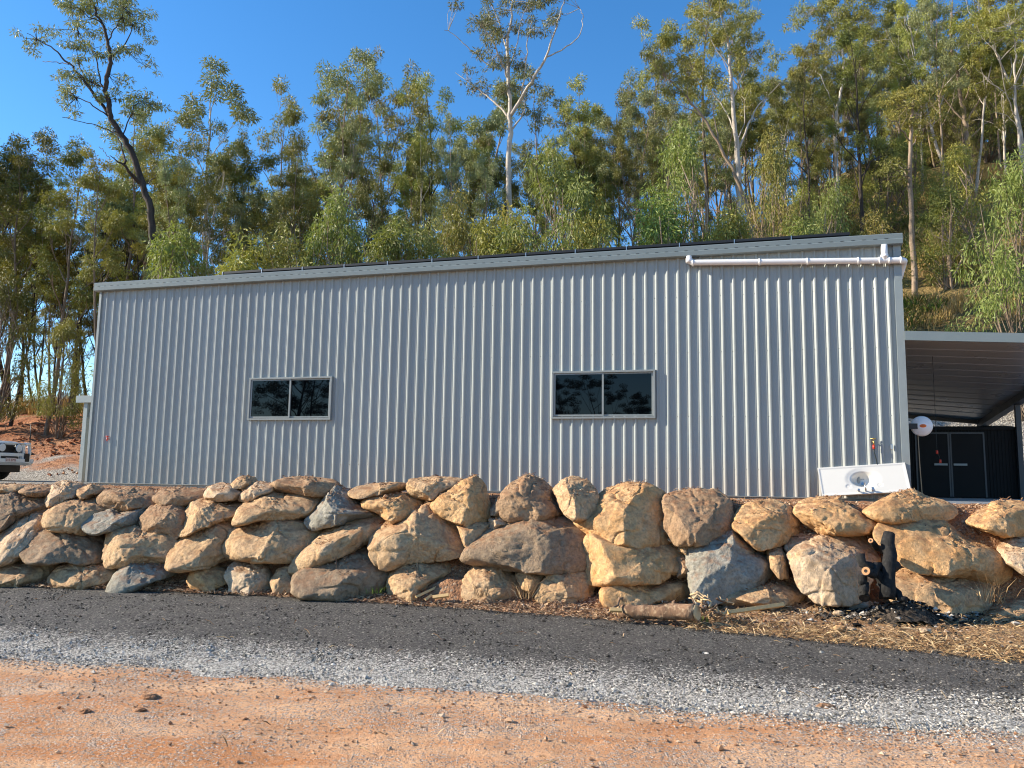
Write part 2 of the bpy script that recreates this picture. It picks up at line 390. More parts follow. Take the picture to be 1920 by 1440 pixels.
uu = (V[:, 0] - WC[0]) * UU[0] + (V[:, 1] - WC[1]) * UU[1]
thr1 = np.interp(uu, [-24, -18, 0, 4], [1.7, 2.4, 4.2, 4.6]); thr2 = np.interp(uu, [-24, 0, 4], [4.6, 5.2, 5.4])
tone = np.interp(V[:, 2] - thr1, [-1.2, 0], [0, .34]); tone = np.where(V[:, 2] > thr1, np.clip(.34 + .32 * (V[:, 2] - thr1) / (thr2 - thr1), 0, 1), tone)
keep = (mm[F].min(1) > 1.6)
tag(mesh_np('hillside', V, F[keep], M['terr'], smooth=True, attr=tone), 'wooded hillside rising behind the shed', 'hillside', kind='structure')
# earth bank behind and between the boulders, up to the terrace
a_s = np.arange(-16, 13, .04); m_s = np.concatenate([np.arange(-.35, 1.6, .035), np.arange(1.6, 4.2, .15)])
A, Mm = np.meshgrid(a_s, m_s); z = np.clip((Mm - .16) / BAT, 0, PADZ)
P = np.stack([A.ravel(), Mm.ravel(), z.ravel()], 1)
z = z.ravel() + (.05 * fbm(P * 2.2, 7, 4) + .03 * fbm(P * 9, 11, 3)) * sstep(-.3, .3, Mm.ravel()) * (1 - .6 * sstep(1.1, 1.8, Mm.ravel())) + .03 * sstep(-.35, 0, Mm.ravel())
a0 = A.ravel()
z += .30 * np.exp(-((a0 + .75) / .5) ** 2) * np.exp(-((Mm.ravel() - .05) / .3) ** 2)
xy = BL[:2] + A.ravel()[:, None] * BT[:2] + Mm.ravel()[:, None] * BN[:2]
V = np.column_stack([xy, z]); nx = len(a_s); i = np.arange(nx - 1)[None, :] + np.arange(len(m_s) - 1)[:, None] * nx
tag(mesh_np('earth_bank', V, np.stack([i, i + 1, i + nx + 1, i + nx], -1).reshape(-1, 4), M['soil'], smooth=True), 'red earth packed behind and between the boulders', 'earth bank', kind='structure')
# verge between the road and the rocks
def mat_verge():
    t = NT('verge litter'); g = t.pos(); sp = t.n('SeparateXYZ'); t.put(sp.inputs[0], g)
    n1 = t.noise(g, 1.3, 5, .6); n2 = t.noise(g, 22, 6, .75); c = t.vor(g, 42)
    soil = t.mix(t.ramp(n1, [(.35, 0), (.65, 1)]), (.34, .19, .10), (.46, .29, .17)); soil = t.mix(t.ramp(n2, [(.4, 0), (.6, .9)]), soil, (.16, .09, .055))
    soil = t.mix(t.ramp(c.outputs['Color'], [(.7, 0), (.75, .8)]), soil, (.5, .38, .26))
    straw = t.mix(t.ramp(n2, [(.35, 0), (.65, 1)]), (.46, .30, .14), (.22, .13, .065))
    k = t.math('MULTIPLY_ADD', sp.outputs[0], .18, -.35); k = t.math('ADD', k, t.math('MULTIPLY_ADD', n1, 1.2, -.6), clamp=True)
    return t.fin(t.mix(k, soil, straw), .95, 0, .1, t.bump(t.math('ADD', n2, t.math('MULTIPLY', c.outputs['Distance'], .6)), 1, .03))
M['verge'] = mat_verge()
xs = np.arange(-16, 13, .05); ts = np.linspace(0, 1, 40)
lo = curve(EDGE_TOP, xs) - .22; hi = (BL[1] + (xs - BL[0]) * BT[1] / BT[0]) + .35
X = np.repeat(xs[None], 40, 0); Y = lo + (hi - lo) * ts[:, None]
def verge_z(x, y, t): return -.02 + .065 * sstep(0, .35, t) + .10 * t ** 2 + (.03 * lump(x * 2, y * 2, 21) + .012 * lump(x * 9, y * 9, 22)) * sstep(.05, .4, t)
Z = verge_z(X.ravel(), Y.ravel(), np.repeat(ts[:, None], len(xs), 1).ravel())
V = np.column_stack([X.ravel(), Y.ravel(), Z]); nx = len(xs); i = np.arange(nx - 1)[None, :] + np.arange(39)[:, None] * nx
tag(mesh_np('verge', V, np.stack([i, i + 1, i + nx + 1, i + nx], -1).reshape(-1, 4), M['verge'], smooth=True), 'littered earth verge between the driveway and the boulders', 'verge', kind='structure')
def vz(x, y):
    x = np.atleast_1d(x).astype(float); y = np.atleast_1d(y).astype(float)
    lo = curve(EDGE_TOP, x) - .22; hi = (BL[1] + (x - BL[0]) * BT[1] / BT[0]) + .35
    return verge_z(x, y, np.clip((y - lo) / (hi - lo), 0, 1))

# ================================================================ THE SHED
ZB, H, L, DEP = 1.377, 4.154, 16.15, 6.0
shed = empty('shed', w3(-L / 2, 0, ZB), 'long grey steel shed with vertical ribbed cladding and two sliding windows', 'shed', rz=-TH)
WIN = [(-12.19, 'left'), (-5.86, 'right')]; WZ, WW, WH = 2.698, 1.8, .795
PIT = .19
prof = []                                        # (u offset, depth towards the camera)
for q, dpt in ((0, 0), (.040, 0), (.044, .0025), (.052, .0025), (.056, 0), (.092, 0), (.096, .0025), (.104, .0025), (.108, 0), (.119, 0), (.146, .029), (.167, .029)): prof.append((q, dpt))
bm = MB(); b = bm.bm
us = [-L]; ds = [0]
k = 0
while True:
    base = -L + .03 + k * PIT
    if base + PIT > -.02: break
    for q, dpt in prof: us.append(base + q); ds.append(dpt)
    k += 1
us.append(base); ds.append(0); us.append(0); ds.append(0)
NR = k
def split(us, ds, x):
    for i in range(len(us) - 1):
        if us[i] < x < us[i + 1]:
            f = (x - us[i]) / (us[i + 1] - us[i]); us.insert(i + 1, x); ds.insert(i + 1, ds[i] + f * (ds[i + 1] - ds[i])); return
for wu, _ in WIN: split(us, ds, wu + .01); split(us, ds, wu + WW - .01)
for i in range(len(us) - 1):
    mid = (us[i] + us[i + 1]) / 2
    cuts = [(ZB - .03, ZB + H + .06)]
    for wu, _ in WIN:
        if wu + .01 < mid < wu + WW - .01: cuts = [(ZB - .03, WZ + .01), (WZ + WH - .01, ZB + H + .06)]
    for z0, z1 in cuts:
        b.faces.new([b.verts.new(Vector(w3(us[j], -ds[j], zz))) for j, zz in ((i, z0), (i + 1, z0), (i + 1, z1), (i, z1))])
for r, zz in enumerate((.42, 1.32, 2.45, 3.45)):                                  # rows of hex screws, one beside each rib
    for k in range(NR):
        u = -L + .03 + k * PIT + .113
        zs = ZB + zz
        if any(wu - .05 < u < wu + WW + .05 and WZ - .05 < zs < WZ + WH + .05 for wu, _ in WIN): continue
        bm.tube([w3(u, 0, zs), w3(u, -.009, zs)], [.009, .006], 6)
bm.build('front_wall', M['clad'], shed)
m = MB()
m.wbox(-L + .003, -.003, DEP, DEP + .03, ZB, ZB + H + .5); m.build('back_wall', M['clad'], shed)
for nm, u0 in (('side_wall', -L - .003), ('side_wall', -.03)):
    m = MB(); m.poly_prism([w3(u0, .003, ZB - .03), w3(u0, DEP, ZB - .03), w3(u0, DEP, ZB + H + .62), w3(u0, .003, ZB + H + .06)], UU * .033)
    m.build(nm, M['clad'], shed)
m = MB()                                         # corner flashings
m.wbox(-L - .012, -L + .045, -.036, 0, ZB - .02, ZB + H); m.wbox(-L - .012, -L - .005, 0, .13, ZB - .02, ZB + H)
m.build('corner_flashing', M['trim'], shed)
m = MB(); m.wbox(-.105, .012, -.036, -.002, ZB + .0, ZB + H); m.wbox(.006, .012, -.002, .13, ZB, ZB + H); m.build('corner_flashing', M['trim'], shed)
m = MB(); m.wbox(-L, .0, -.012, DEP, ZB + H + .0, ZB + H + .002)
m = MB(); m.poly_prism([w3(-L - .06, -.02, ZB + H + .12), w3(-L - .06, DEP + .15, ZB + H + .69), w3(-L - .06, DEP + .15, ZB + H + .73), w3(-L - .06, -.02, ZB + H + .16)], UU * (L + .12))
m.build('roof', M['gutter'], shed)
# gutter: a folded profile with a row of slots
g0 = ZB + H - .005
pr = [(0, 0), (-.105, 0), (-.13, .012), (-.135, .085), (-.122, .095), (-.128, .175), (-.118, .185), (-.118, .176), (-.09, .17), (0, .17)]
m = MB(); m.poly_prism([w3(-L - .09, n, g0 + z) for n, z in pr], UU * (L + .12))
u = -L
gut = m.build('gutter', M['gutter'], shed)
m = MB(); m.wbox(u, u + .055, -.1275, -.1225, g0 + .1, g0 + .107); sl0 = m.build('slot', M['darktrim'], gut)
for k in range(1, 94): o = sl0.copy(); COL.objects.link(o); o.location = (k * .171, 0, 0)
# base channel and slab
m = MB(); m.wbox(-L - .02, .0, -.05, -.005, ZB - .045, ZB - .031); m.build('base_trim', M['trim'], shed)
m = MB(); m.wbox(-L - .05, .02, .0, DEP, ZB - .22, ZB - .05); m.build('slab', M['concrete'], shed)
for wu, side in WIN:
    # window = outer flashing, sliding sashes and panes
    w = MB(); f = .036
    for a in ((wu - f, wu + WW + f, WZ - f, WZ + .0), (wu - f, wu + WW + f, WZ + WH, WZ + WH + f), (wu - f, wu, WZ, WZ + WH), (wu + WW, wu + WW + f, WZ, WZ + WH)):
        w.wbox(a[0], a[1], -.062, .03, a[2], a[3], .003)
    win = w.build('window', M['frame'], shed)
    fr = MB(); g = .028
    c = wu + WW / 2
    for (x0, x1, nn) in ((wu, c + .02, -.03), (c - .02, wu + WW, -.012)):
        e = .002 if nn == -.012 else 0
        fr.wbox(x0 + .001, x1 - .001, nn - .012, nn + .012, WZ + .012 + e, WZ + .012 + g); fr.wbox(x0 + .001, x1 - .001, nn - .012, nn + .012, WZ + WH - g, WZ + WH - .002 - e)
        fr.wbox(x0 + .002, x0 + .034, nn - .014, nn + .014, WZ + .01 + e, WZ + WH - .003); fr.wbox(x1 - .034, x1 - .002, nn - .014, nn + .014, WZ + .01 + e, WZ + WH - .003)
    sash = fr.build('sash', M['frame'], win)
    for (x0, x1, nn) in ((wu + .03, c, -.03), (c, wu + WW - .03, -.012)):
        gm = MB(); gm.wbox(x0, x1, nn - .003, nn + .003, WZ + .03, WZ + WH - .02); gm.build('pane', M['glass'], win)
# solar panels along the eave: only their dark front edge shows
uL = unz(at_n(418, 516, 0))[0]; npan = 13; pw = (-.75 - uL) / npan
for k in range(npan):
    pe = empty('solar_panel', w3(uL + (k + .5) * pw, .0, ZB + H + .2), 'thin black solar panel edge just above the gutter of the shed roof', 'solar panel', 'solar panels in a row along the roof edge', rz=-TH)
    m = MB(); o = w3(uL + k * pw + .01, -.02, ZB + H + .235); m.box(o, UU * (pw - .02), NN * 1.7 + np.array([0, 0, .15]), (0, 0, .045)); m.build('frame', M['black'], pe)
    m = MB(); o = w3(uL + k * pw + .03, .0, ZB + H + .2815); m.box(o, UU * (pw - .06), NN * 1.66 + np.array([0, 0, .146]), (0, 0, .003)); m.build('glass', M['panelglass'], pe)
    m = MB(); m.wbox(uL + k * pw - .006, uL + k * pw + .006, -.026, .03, ZB + H + .18, ZB + H + .281); m.build('clamp', M['alu'], pe)
# white PVC drain along the top right
pipe = empty('drain_pipe', w3(-2.2, -.1, ZB + H - .3), 'white PVC drain pipe hung under the gutter at the top right of the shed wall', 'drain pipe', rz=-TH)
A = at_n(1290, 493, -.10); B = at_n(1697, 488, -.10); ua, _, za = unz(A); ub, _, zb = unz(B); r = .052
zf = lambda u: za + (zb - za) * (u - ua) / (ub - ua)
def arc(c, r0, e1, e2, a0, a1, n=7):
    return [Vector(c) + Vector(e1) * r0 * math.cos(a0 + (a1 - a0) * k / n) + Vector(e2) * r0 * math.sin(a0 + (a1 - a0) * k / n) for k in range(n + 1)]
Zv = np.array([0, 0, 1.])
m = MB(); pts = [w3(ua + .02, -.1, ZB + H)] + arc(w3(ua + .10, -.1, za + .08), .08, -UU, -Zv, 0, math.pi / 2) + [w3(ub - .08, -.1, zf(ub - .08))] + arc(w3(ub - .08, -.02, zf(ub)), .08, -NN, UU, 0, math.pi / 2)[1:] + [w3(ub + .0, .03, zf(ub) - .02), w3(ub - .035, .10, zf(ub) - .16), w3(ub - .05, .13, zf(ub) - .25)]
m.tube(pts, r, 16); m.build('pipe_run', M['pvc'], pipe)
uc = unz(at_n(1658, 470, -.1))[0]
m = MB(); m.tube([w3(uc, -.1, ZB + H), w3(uc, -.1, zf(uc))], r, 16); m.tube([w3(uc, -.1, zf(uc) + .05), w3(uc, -.1, zf(uc) + .10)], r * 1.15, 16); m.build('outlet_pipe', M['pvc'], pipe)
m = MB(); m.tube([w3(ua + .02, -.1, ZB + H - .04), w3(ua + .02, -.1, ZB + H - .12)], r * 1.14, 16); m.build('coupling', M['pvc'], pipe)
for px in (1299, 1424, 1514, 1609, 1649, 1667, 1689):
    q = unz(at_n(px, 490, -.1))[0]; m = MB(); m.tube([w3(q - .014, -.1, zf(q)), w3(q + .014, -.1, zf(q))], r * 1.2, 16); m.build('coupling', M['pvc'], pipe)
for px in (1424, 1514, 1609):
    q = unz(at_n(px, 490, -.1))[0] + .03; m = MB(); m.wbox(q, q + .025, -.06, -.002, zf(q) - .03, zf(q) + .03); m.build('bracket', M['pvc'], pipe)

# taps, hose
def tapset(P, col, label, nm='garden_tap'):
    e = empty(nm, P, label, 'tap', rz=-TH); p = np.asarray(P)
    m = MB(); m.tube([p, p - NN * .05], .012, 8); m.tube([p - NN * .045 + Zv * .03, p - NN * .05 - Zv * .05], [.013, .011], 8); m.tube([p - NN * .045 + Zv * .03, p - NN * .045 + Zv * .055], .007, 8)
    m.build('tap_body', M['brass'] if col != 'red' else M['red'], e)
    m = MB(); m.tube([p - NN * .045 + Zv * .055 - UU * .04, p - NN * .045 + Zv * .055 + UU * .04], .009, 8); m.tube([p - NN * .045 + Zv * .052, p - NN * .045 + Zv * .066], .016, 8); m.build('handle', M['brass'] if col != 'red' else M['red'], e)
    return e
P = at_n(1637, 829, -.003)
e = tapset(P, 'brass', 'brass garden tap with red hose connector on the lower right of the shed wall')
m = MB(); m.tube([P - NN * .05 - Zv * .05, P - NN * .05 - Zv * .115], .018, 10); m.build('hose_connector', M['red'], e)
hs = MB(); q = P - NN * .05 - Zv * .115; hs.tube([q, q - Zv * .06 + UU * .005, q - Zv * .17 + UU * .03, q - Zv * .30 + UU * .05 - NN * .0, q - Zv * .40 + UU * .06], .009, 8)
tag(hs.build('hose', M['hose'], None), 'short black hose hanging from the brass tap behind the white basin top', 'hose')
P = at_n(204, 823, -.003); tapset(P, 'red', 'small red tap on a stub at the lower left of the shed wall')
P = at_n(1672, 838, -.030); m = MB(); m.wbox(*(lambda t: (t[0] - .02, t[0] + .02, -.045, -.029, t[2] - .04, t[2] + .04))(unz(P)), .004)
tag(m.build('wall_plate', M['alu'], None), 'small metal plate on the last rib above the white basin top', 'clip')  # small upright metal plate set on the rib crest

# vanity top with moulded basin, leaning on the wall
def leans():
    tl, tr = at_n(1533, 877, -.05), at_n(1697, 868, -.05); br, bl = at_n(1708, 921, -.26), at_n(1541, 931, -.26)
    return [np.array(x) for x in (tl, tr, br, bl)]
tl, tr, br, bl = leans(); cen = (tl + tr + br + bl) / 4
vex = ((tr - tl) + (br - bl)) / 2; vey = ((tl - bl) + (tr - br)) / 2; vw, vh = np.linalg.norm(vex), np.linalg.norm(vey)
ex = vex / vw; ey = vey - ex * (vey @ ex); ey /= np.linalg.norm(ey); ez = np.cross(ex, ey)
if ez[1] > 0: ez = -ez
van = empty('basin_top', cen, 'white moulded vanity top with oval basin leaning against the foot of the shed wall', 'vanity basin')
NX, NY = 130, 56; sx = np.linspace(-1, 1, NX); sy = np.linspace(-1, 1, NY); SX, SY = np.meshgrid(sx, sy)
cx0, cy0 = .0, .04
rr = np.sqrt(((SX - cx0) * vw / 2 / .205) ** 2 + ((SY - cy0) * vh / 2 / .15) ** 2)
dep = -.13 * (1 - sstep(.35, 1.0, rr)) - .012 * (1 - sstep(.95, 1.4, rr))
edge = np.maximum(np.abs(SX) * vw / 2 - (vw / 2 - .035), np.abs(SY) * vh / 2 - (vh / 2 - .035)); dep = dep + .008 * sstep(0, .012, edge)
for sgn in (-1, 1):
    q = np.sqrt(((SX - cx0 - sgn * .235 / (vw / 2)) * vw / 2 / .05) ** 2 + ((SY + .42) * vh / 2 / .04) ** 2); dep = dep - .008 * (1 - sstep(.6, 1, q))
V = cen + (SX.ravel() * vw / 2)[:, None] * ex + (SY.ravel() * vh / 2)[:, None] * ey + dep.ravel()[:, None] * ez
i = np.arange(NX - 1)[None, :] + np.arange(NY - 1)[:, None] * NX; F = np.stack([i, i + 1, i + NX + 1, i + NX], -1).reshape(-1, 4)
top = mesh_np('moulded_top', V - cen, F, M['marble'], van, smooth=True)
m = MB(); th = .028
for o_, a_, c_ in ((cen - ex * vw / 2 - ey * vh / 2, ex * vw, ey * .014), (cen - ex * vw / 2 + ey * (vh / 2 - .014), ex * vw, ey * .014), (cen - ex * vw / 2 - ey * (vh / 2 - .014), ex * .014, ey * (vh - .028)), (cen + ex * (vw / 2 - .014) - ey * (vh / 2 - .014), ex * .014, ey * (vh - .028))):
    m.box(o_ + ez * .006, a_, -ez * .034, c_)
m.build('rim', M['marble'], van)
m = MB(); q = cen + ey * (-.02) - ez * .128; m.tube([q + ez * .004, q + ez * .012], [.028, .026], 16); m.build('plug_hole', M['chrome'], van)
fy = -.80 * vh / 2
m = MB(); q = cen + ey * fy; m.tube([q, q + ez * .05], .014, 10); m.tube([q + ez * .05, q + ez * .062 + ey * .05, q + ez * .05 + ey * .12], [.012, .011, .010], 10); m.build('spout', M['chrome'], van)
for sgn in (-1, 1):
    m = MB(); q = cen + ey * fy + ex * sgn * .105; m.tube([q, q + ez * .035], .012, 10); m.tube([q + ez * .035, q + ez * .07], [.022, .019], 10); m.build('tap_handle', M['chrome'], van)

# ---------------------------------------------------------------- carport on the right
PFL = unz(at_n(1696, 638, 0)); PFR = unz(at_n(1919, 643, 0)); PBR = unz(at_n(1838, 790, 6)); PBL = unz(at_n(1705, 779, 6))
cw = PBR[0]; slope = (PFR[2] - PFL[2]) / (PFR[0] - PFL[0]); bs = (PBR[2] - PBL[2]) / (PBR[0] - PBL[0])
zFL = PFL[2] - slope * PFL[0]; zFR = zFL + slope * cw; zBL = PBL[2] - bs * PBL[0]; zBR = PBR[2]
print('carport', cw, zFL, zFR, zBL, zBR)
cp = empty('carport', w3(cw, 0, PADZ), 'lean-to carport with grey fascia and ribbed ceiling beside the right end of the shed', 'carport', rz=-TH)
def rz_(u, n, o=0): return w3(u, n, (zFL + (zFR - zFL) * u / cw) * (1 - n / 6) + (zBL + (zBR - zBL) * u / cw) * n / 6 + o)
m = MB(); N_ = 14
for k in range(N_):                              # pans running across, each lapping the next with a small step
    n0, n1 = 6 * k / N_, 6 * (k + 1) / N_
    a = [rz_(.015, n0, .0), rz_(cw, n0, .0), rz_(cw, n1, -.012), rz_(.015, n1, -.012)]
    m.poly_prism(a, (0, 0, .03))
for k in range(1, N_):
    n0 = 6 * k / N_; m.poly_prism([rz_(.02, n0 - .012, -.002), rz_(cw - .1, n0 - .012, -.002), rz_(cw - .1, n0 + .012, -.014), rz_(.02, n0 + .012, -.014)], (0, 0, -.006))
m.build('roof_sheet', M['under'], cp)
fh = abs(unz(at_n(1696, 622, -.05))[2] - unz(at_n(1696, 638, -.05))[2])
m = MB(); m.poly_prism([rz_(.015, -.055, -.01), rz_(cw + .08, -.055, -.01), rz_(cw + .08, -.055, fh), rz_(.015, -.055, fh)], NN * .05); m.build('fascia', M['gutter'], cp)
m = MB(); m.poly_prism([rz_(cw - .08, 0, -.005), rz_(cw - .08, 6, -.014), rz_(cw - .08, 6, -.16), rz_(cw - .08, 0, -.15)], UU * .16); m.build('side_beam', M['darktrim'], cp)
m = MB(); m.poly_prism([rz_(.03, 5.88, -.013), rz_(cw - .09, 5.88, -.013), rz_(cw - .09, 5.88, -.09), rz_(.03, 5.88, -.09)], NN * .08); m.build('back_beam', M['darktrim'], cp)
for n_ in (.15, 3.6, 5.8):
    p = rz_(cw, n_, -.15); m = MB(); m.wbox(cw - .045, cw + .045, n_ - .045, n_ + .045, PADZ, p[2]); m.build('post', M['trim'] if n_ != 3.6 else M['darktrim'], cp)
m = MB(); m.wbox(.03, cw + .6, -.12, 6.2, PADZ - .25, PADZ + .055, .01); s_ = m.build('slab', M['concrete']); tag(s_, 'pale concrete slab floor under the carport', 'slab', kind='structure')
m = MB(); m.wbox(.10, cw + .6, -.155, -.125, PADZ - .02, PADZ + .065); tag(m.build('slab_edge_strip', M['alu']), 'long pale metal strip along the edge of the carport slab', 'metal strip')

# dark garden shed standing in the carport
nG = 3.7
gl = unz(at_n(1716, 810, nG)); grt = unz(at_n(1906, 806, nG)); zt = grt[2]
gs = empty('garden_shed', w3(grt[0] - .8, nG, PADZ + .055), 'black steel garden shed with double doors standing under the carport', 'garden shed', rz=-TH)
u0, u1 = .12, grt[0]; z0 = PADZ + .056
bm = MB(); b = bm.bm; q = u0
while q < u1 - .07:                              # corrugated front
    xs_ = [(q, 0), (q + .03, 0), (q + .035, .008), (q + .055, .008), (q + .06, 0)]
    for (xa, da), (xb, db) in zip(xs_, xs_[1:]): b.faces.new([b.verts.new(Vector(w3(*p))) for p in ((xa, nG - da, z0), (xb, nG - db, z0), (xb, nG - db, zt), (xa, nG - da, zt))])
    q += .06
b.faces.new([b.verts.new(Vector(w3(*p))) for p in ((q, nG, z0), (u1, nG, z0), (u1, nG, zt), (q, nG, zt))])
bm.wbox(u0, u0 + .02, nG + .003, nG + 1.5, z0, zt); bm.wbox(u1 - .02, u1, nG + .003, nG + 1.5, z0, zt); bm.wbox(u0 + .02, u1 - .02, nG + 1.48, nG + 1.5, z0, zt)
bm.build('wall', M['darkshed'], gs)
m = MB(); m.poly_prism([w3(u0 - .05, nG - .06, zt), w3(u0 - .05, nG - .06, zt + .05), w3(u0 - .05, nG + .7, zt + .12), w3(u0 - .05, nG + 1.55, zt + .05), w3(u0 - .05, nG + 1.55, zt)], UU * (u1 - u0 + .1))
rf = m.build('roof', M['darkshed'], gs)
m = MB()
for k in range(5): m.box(w3(u1 - .45 + k * .09, nG - .055, zt + .055), UU * .02, NN * .7 + Zv * .068, Zv * .012)
m.build('roof_rib', M['darktrim'], rf)
uA, uB = unz(at_n(1781, 860, nG))[0], unz(at_n(1847, 860, nG))[0]; wd = uB - uA
for ua_ in (uA - wd, uA + .004):
    m = MB(); n_ = nG - .03
    m.wbox(ua_, ua_ + wd - .004, n_ + .004, n_ + .018, z0 + .02, zt - .05)
    dr = m.build('door', M['darkshed'], gs)
    m = MB(); m.wbox(ua_, ua_ + .03, n_ - .004, n_ + .003, z0 + .02, zt - .05); m.wbox(ua_ + wd - .034, ua_ + wd - .004, n_ - .004, n_ + .003, z0 + .02, zt - .05); m.wbox(ua_ + .031, ua_ + wd - .035, n_ - .004, n_ + .003, zt - .08, zt - .05)
    m.build('door_frame', M['darktrim'], dr)
    zh = unz(at_n(1781, 871, nG))[2]; m = MB()
    if ua_ < uA: m.wbox(ua_ + wd - .30, ua_ + wd - .06, n_ - .03, n_ - .005, zh - .02, zh + .02)
    else: m.wbox(ua_ + .05, ua_ + .29, n_ - .03, n_ - .005, zh - .02, zh + .02)
    m.build('handle', M['trim'], dr)
# hose reel on the shed's end wall, facing the camera
P = at_n(1728, 799, .28); rad = .165
reel = empty('hose_reel', P, 'white round hose reel with an orange oval badge on the right end of the shed', 'hose reel', rz=-TH)
def disc_profile(prof, ax, c, seg=28):
    bm = MB(); a = Vector(ax).normalized(); e1 = a.orthogonal().normalized(); e2 = a.cross(e1); prev = None
    for r_, h_ in prof:
        ring = [bm.bm.verts.new(Vector(c) + a * h_ + (e1 * math.cos(2 * math.pi * k / seg) + e2 * math.sin(2 * math.pi * k / seg)) * r_) for k in range(seg)]
        if prev:
            for k in range(seg):
                f = bm.bm.faces.new((prev[k], prev[(k + 1) % seg], ring[(k + 1) % seg], ring[k])); f.smooth = True
        prev = ring
    return bm
ax = -NN + UU * -.2; ax /= np.linalg.norm(ax)
disc_profile([(.001, .075), (.10, .072), (.108, .062), (.145, .055), (rad, .03), (rad, -.08), (.12, -.10), (.001, -.1)], ax, P).build('reel_case', M['pvc'], reel)
bdg = disc_profile([(.001, .0), (.05, .0), (.052, -.004)], ax, P + ax * .079 + UU * .02); 
for v in bdg.bm.verts:
    d_ = Vector(v.co) - Vector(P); v.co = Vector(P) + d_ - Vector(Zv) * d_.z * .45
bdg.build('badge', M['orange'], reel)
m = MB(); q = P + ax * .084 + UU * .02
for k, (a, w_) in enumerate(((-.025, .012), (-.008, .012), (.009, .016))): m.box(q + UU * a - Zv * .006 + ax * .0, UU * w_, Zv * .007, ax * .002)
m.build('badge_mark', M['black'], reel)
m = MB(); m.box(w3(.013, .22, P[2] - .05), UU * (unz(P)[0] - .04), NN * .06, Zv * .09); m.build('bracket', M['black'], reel)
m = MB(); q = P - UU * .06 + Zv * -.10; m.tube([q, q - Zv * .5 + UU * .005, q - Zv * 1.0 + UU * .02, q - Zv * 1.08 + UU * .03], .008, 6); m.build('hose', M['tanhose'], reel)
P = at_n(1756, 800, .9); m = MB(); q1 = at_n(1757, 848, .9); q2 = at_n(1763, 865, .9); q0 = np.array([q1[0], q1[1], rz_(.5, .9)[2]])
hh = empty('hanging_hose', q0, 'thin dark hose with red couplings hanging from the carport ceiling', 'hose', rz=-TH)
m.tube([q0, q1, (q1 + q2) / 2 + UU * .01, q2], .0035, 6); m.build('tube', M['hose'], hh)
for q in (q1, q2): m = MB(); m.tube([q + Zv * .03, q - Zv * .03], .018, 8); m.build('coupling', M['red'], hh)
# coil of cable on the slab
P = at_z(1885, 931, PADZ + .06); m = MB(); pts = []
for k in range(90):
    a = k * .45; r_ = .10 + .10 * (k % 23) / 23; pts.append(P + UU * (r_ * 1.6 * math.cos(a) - .03) + NN * (r_ * math.sin(a) * .7) + Zv * (.012 + .02 * (k / 90) + .01 * math.sin(a * 2.3)))
m.tube(pts, .010, 6); pts = [P + UU * (.10 + .09 * math.cos(a)) + Zv * (.02 + .10 * math.sin(a)) for a in np.linspace(0, math.pi, 12)]; m.tube(pts, .009, 6)
tag(m.build('cable_coil', M['rope']), 'loose coil of grey cable lying on the carport slab', 'cable')

# ---------------------------------------------------------------- small awning on the left end
PA = unz(at_n(143, 742, 2.2)); PB2 = unz(at_n(143, 755, 2.2)); hb = PA[2] - PB2[2]; uA = PA[0]; zA = PA[2]
aw = empty('awning', w3(uA, 2.2, PADZ), 'small grey awning beam and post at the left end of the shed', 'awning', rz=-TH)
m = MB(); m.wbox(uA, -L - .02, 2.2, 2.26, zA - hb, zA, .004); m.build('beam', M['trim'], aw)
m = MB(); m.wbox(uA + .02, -L - .02, 2.27, 5.0, zA - .05, zA - .02); m.build('roof_sheet', M['gutter'], aw)
up = unz(at_n(157, 760, 2.2))[0]
m = MB(); m.wbox(up - .06, up + .06, 2.262, 2.38, PADZ, zA - hb, .004); m.build('post', M['trim'], aw)
m = MB(); a0 = Vector(w3(up + .06, 2.32, zA - hb - .38)); m.tube([a0, a0 + Vector(UU) * .10 + Vector((0, 0, .22)), a0 + Vector(UU) * .30 + Vector((0, 0, .36))], .035, 4); m.build('brace', M['trim'], aw)
m = MB(); m.wbox(up - .09, up + .09, 2.23, 2.41, PADZ - .1, PADZ + .09, .01); m.build('footing', M['concrete'], aw)

# ---------------------------------------------------------------- four wheel drive at the left edge
CX, CY = -14.2, 21.9; car = empty('parked_car', (CX, CY, 1.29), 'white four wheel drive with bull bar and round driving lights at the left edge', 'car', rz=R(-10))
def cbox(m, x0, x1, y0, y1, z0, z1, bev=0): return m.box((x0, y0, z0), (x1 - x0, 0, 0), (0, y1 - y0, 0), (0, 0, z1 - z0), bev)
def prism_y(m, pts, y0, y1): return m.poly_prism([(x, y0, z) for x, z in pts], (0, y1 - y0, 0))
m = MB(); prism_y(m, [(-4.7, .55), (-.25, .55), (-.12, .62), (-.10, 1.0), (-.30, 1.10), (-1.25, 1.16), (-4.7, 1.16)], -.88, .88)
bmesh.ops.bevel(m.bm, geom=list(m.bm.edges), offset=.05, segments=3, affect='EDGES')
body = m.build('body', M['white'], car, local=True)
m = MB()
lowp = [(-1.3, -.82), (-1.3, .82), (-3.6, .82), (-3.6, -.82)]; upp = [(-1.95, -.66), (-1.95, .66), (-3.3, .66), (-3.3, -.66)]
vs = [m.bm.verts.new((x, y, 1.15)) for x, y in lowp]; v2 = [m.bm.verts.new((x, y, 1.72)) for x, y in upp]
m.bm.faces.new(v2)
for k in range(4): m.bm.faces.new((vs[k], vs[(k + 1) % 4], v2[(k + 1) % 4], v2[k]))
m.build('cabin_glass', M['carglass'], car, local=True)
m = MB(); cbox(m, -3.25, -1.98, -.66, .66, 1.721, 1.76, .015)
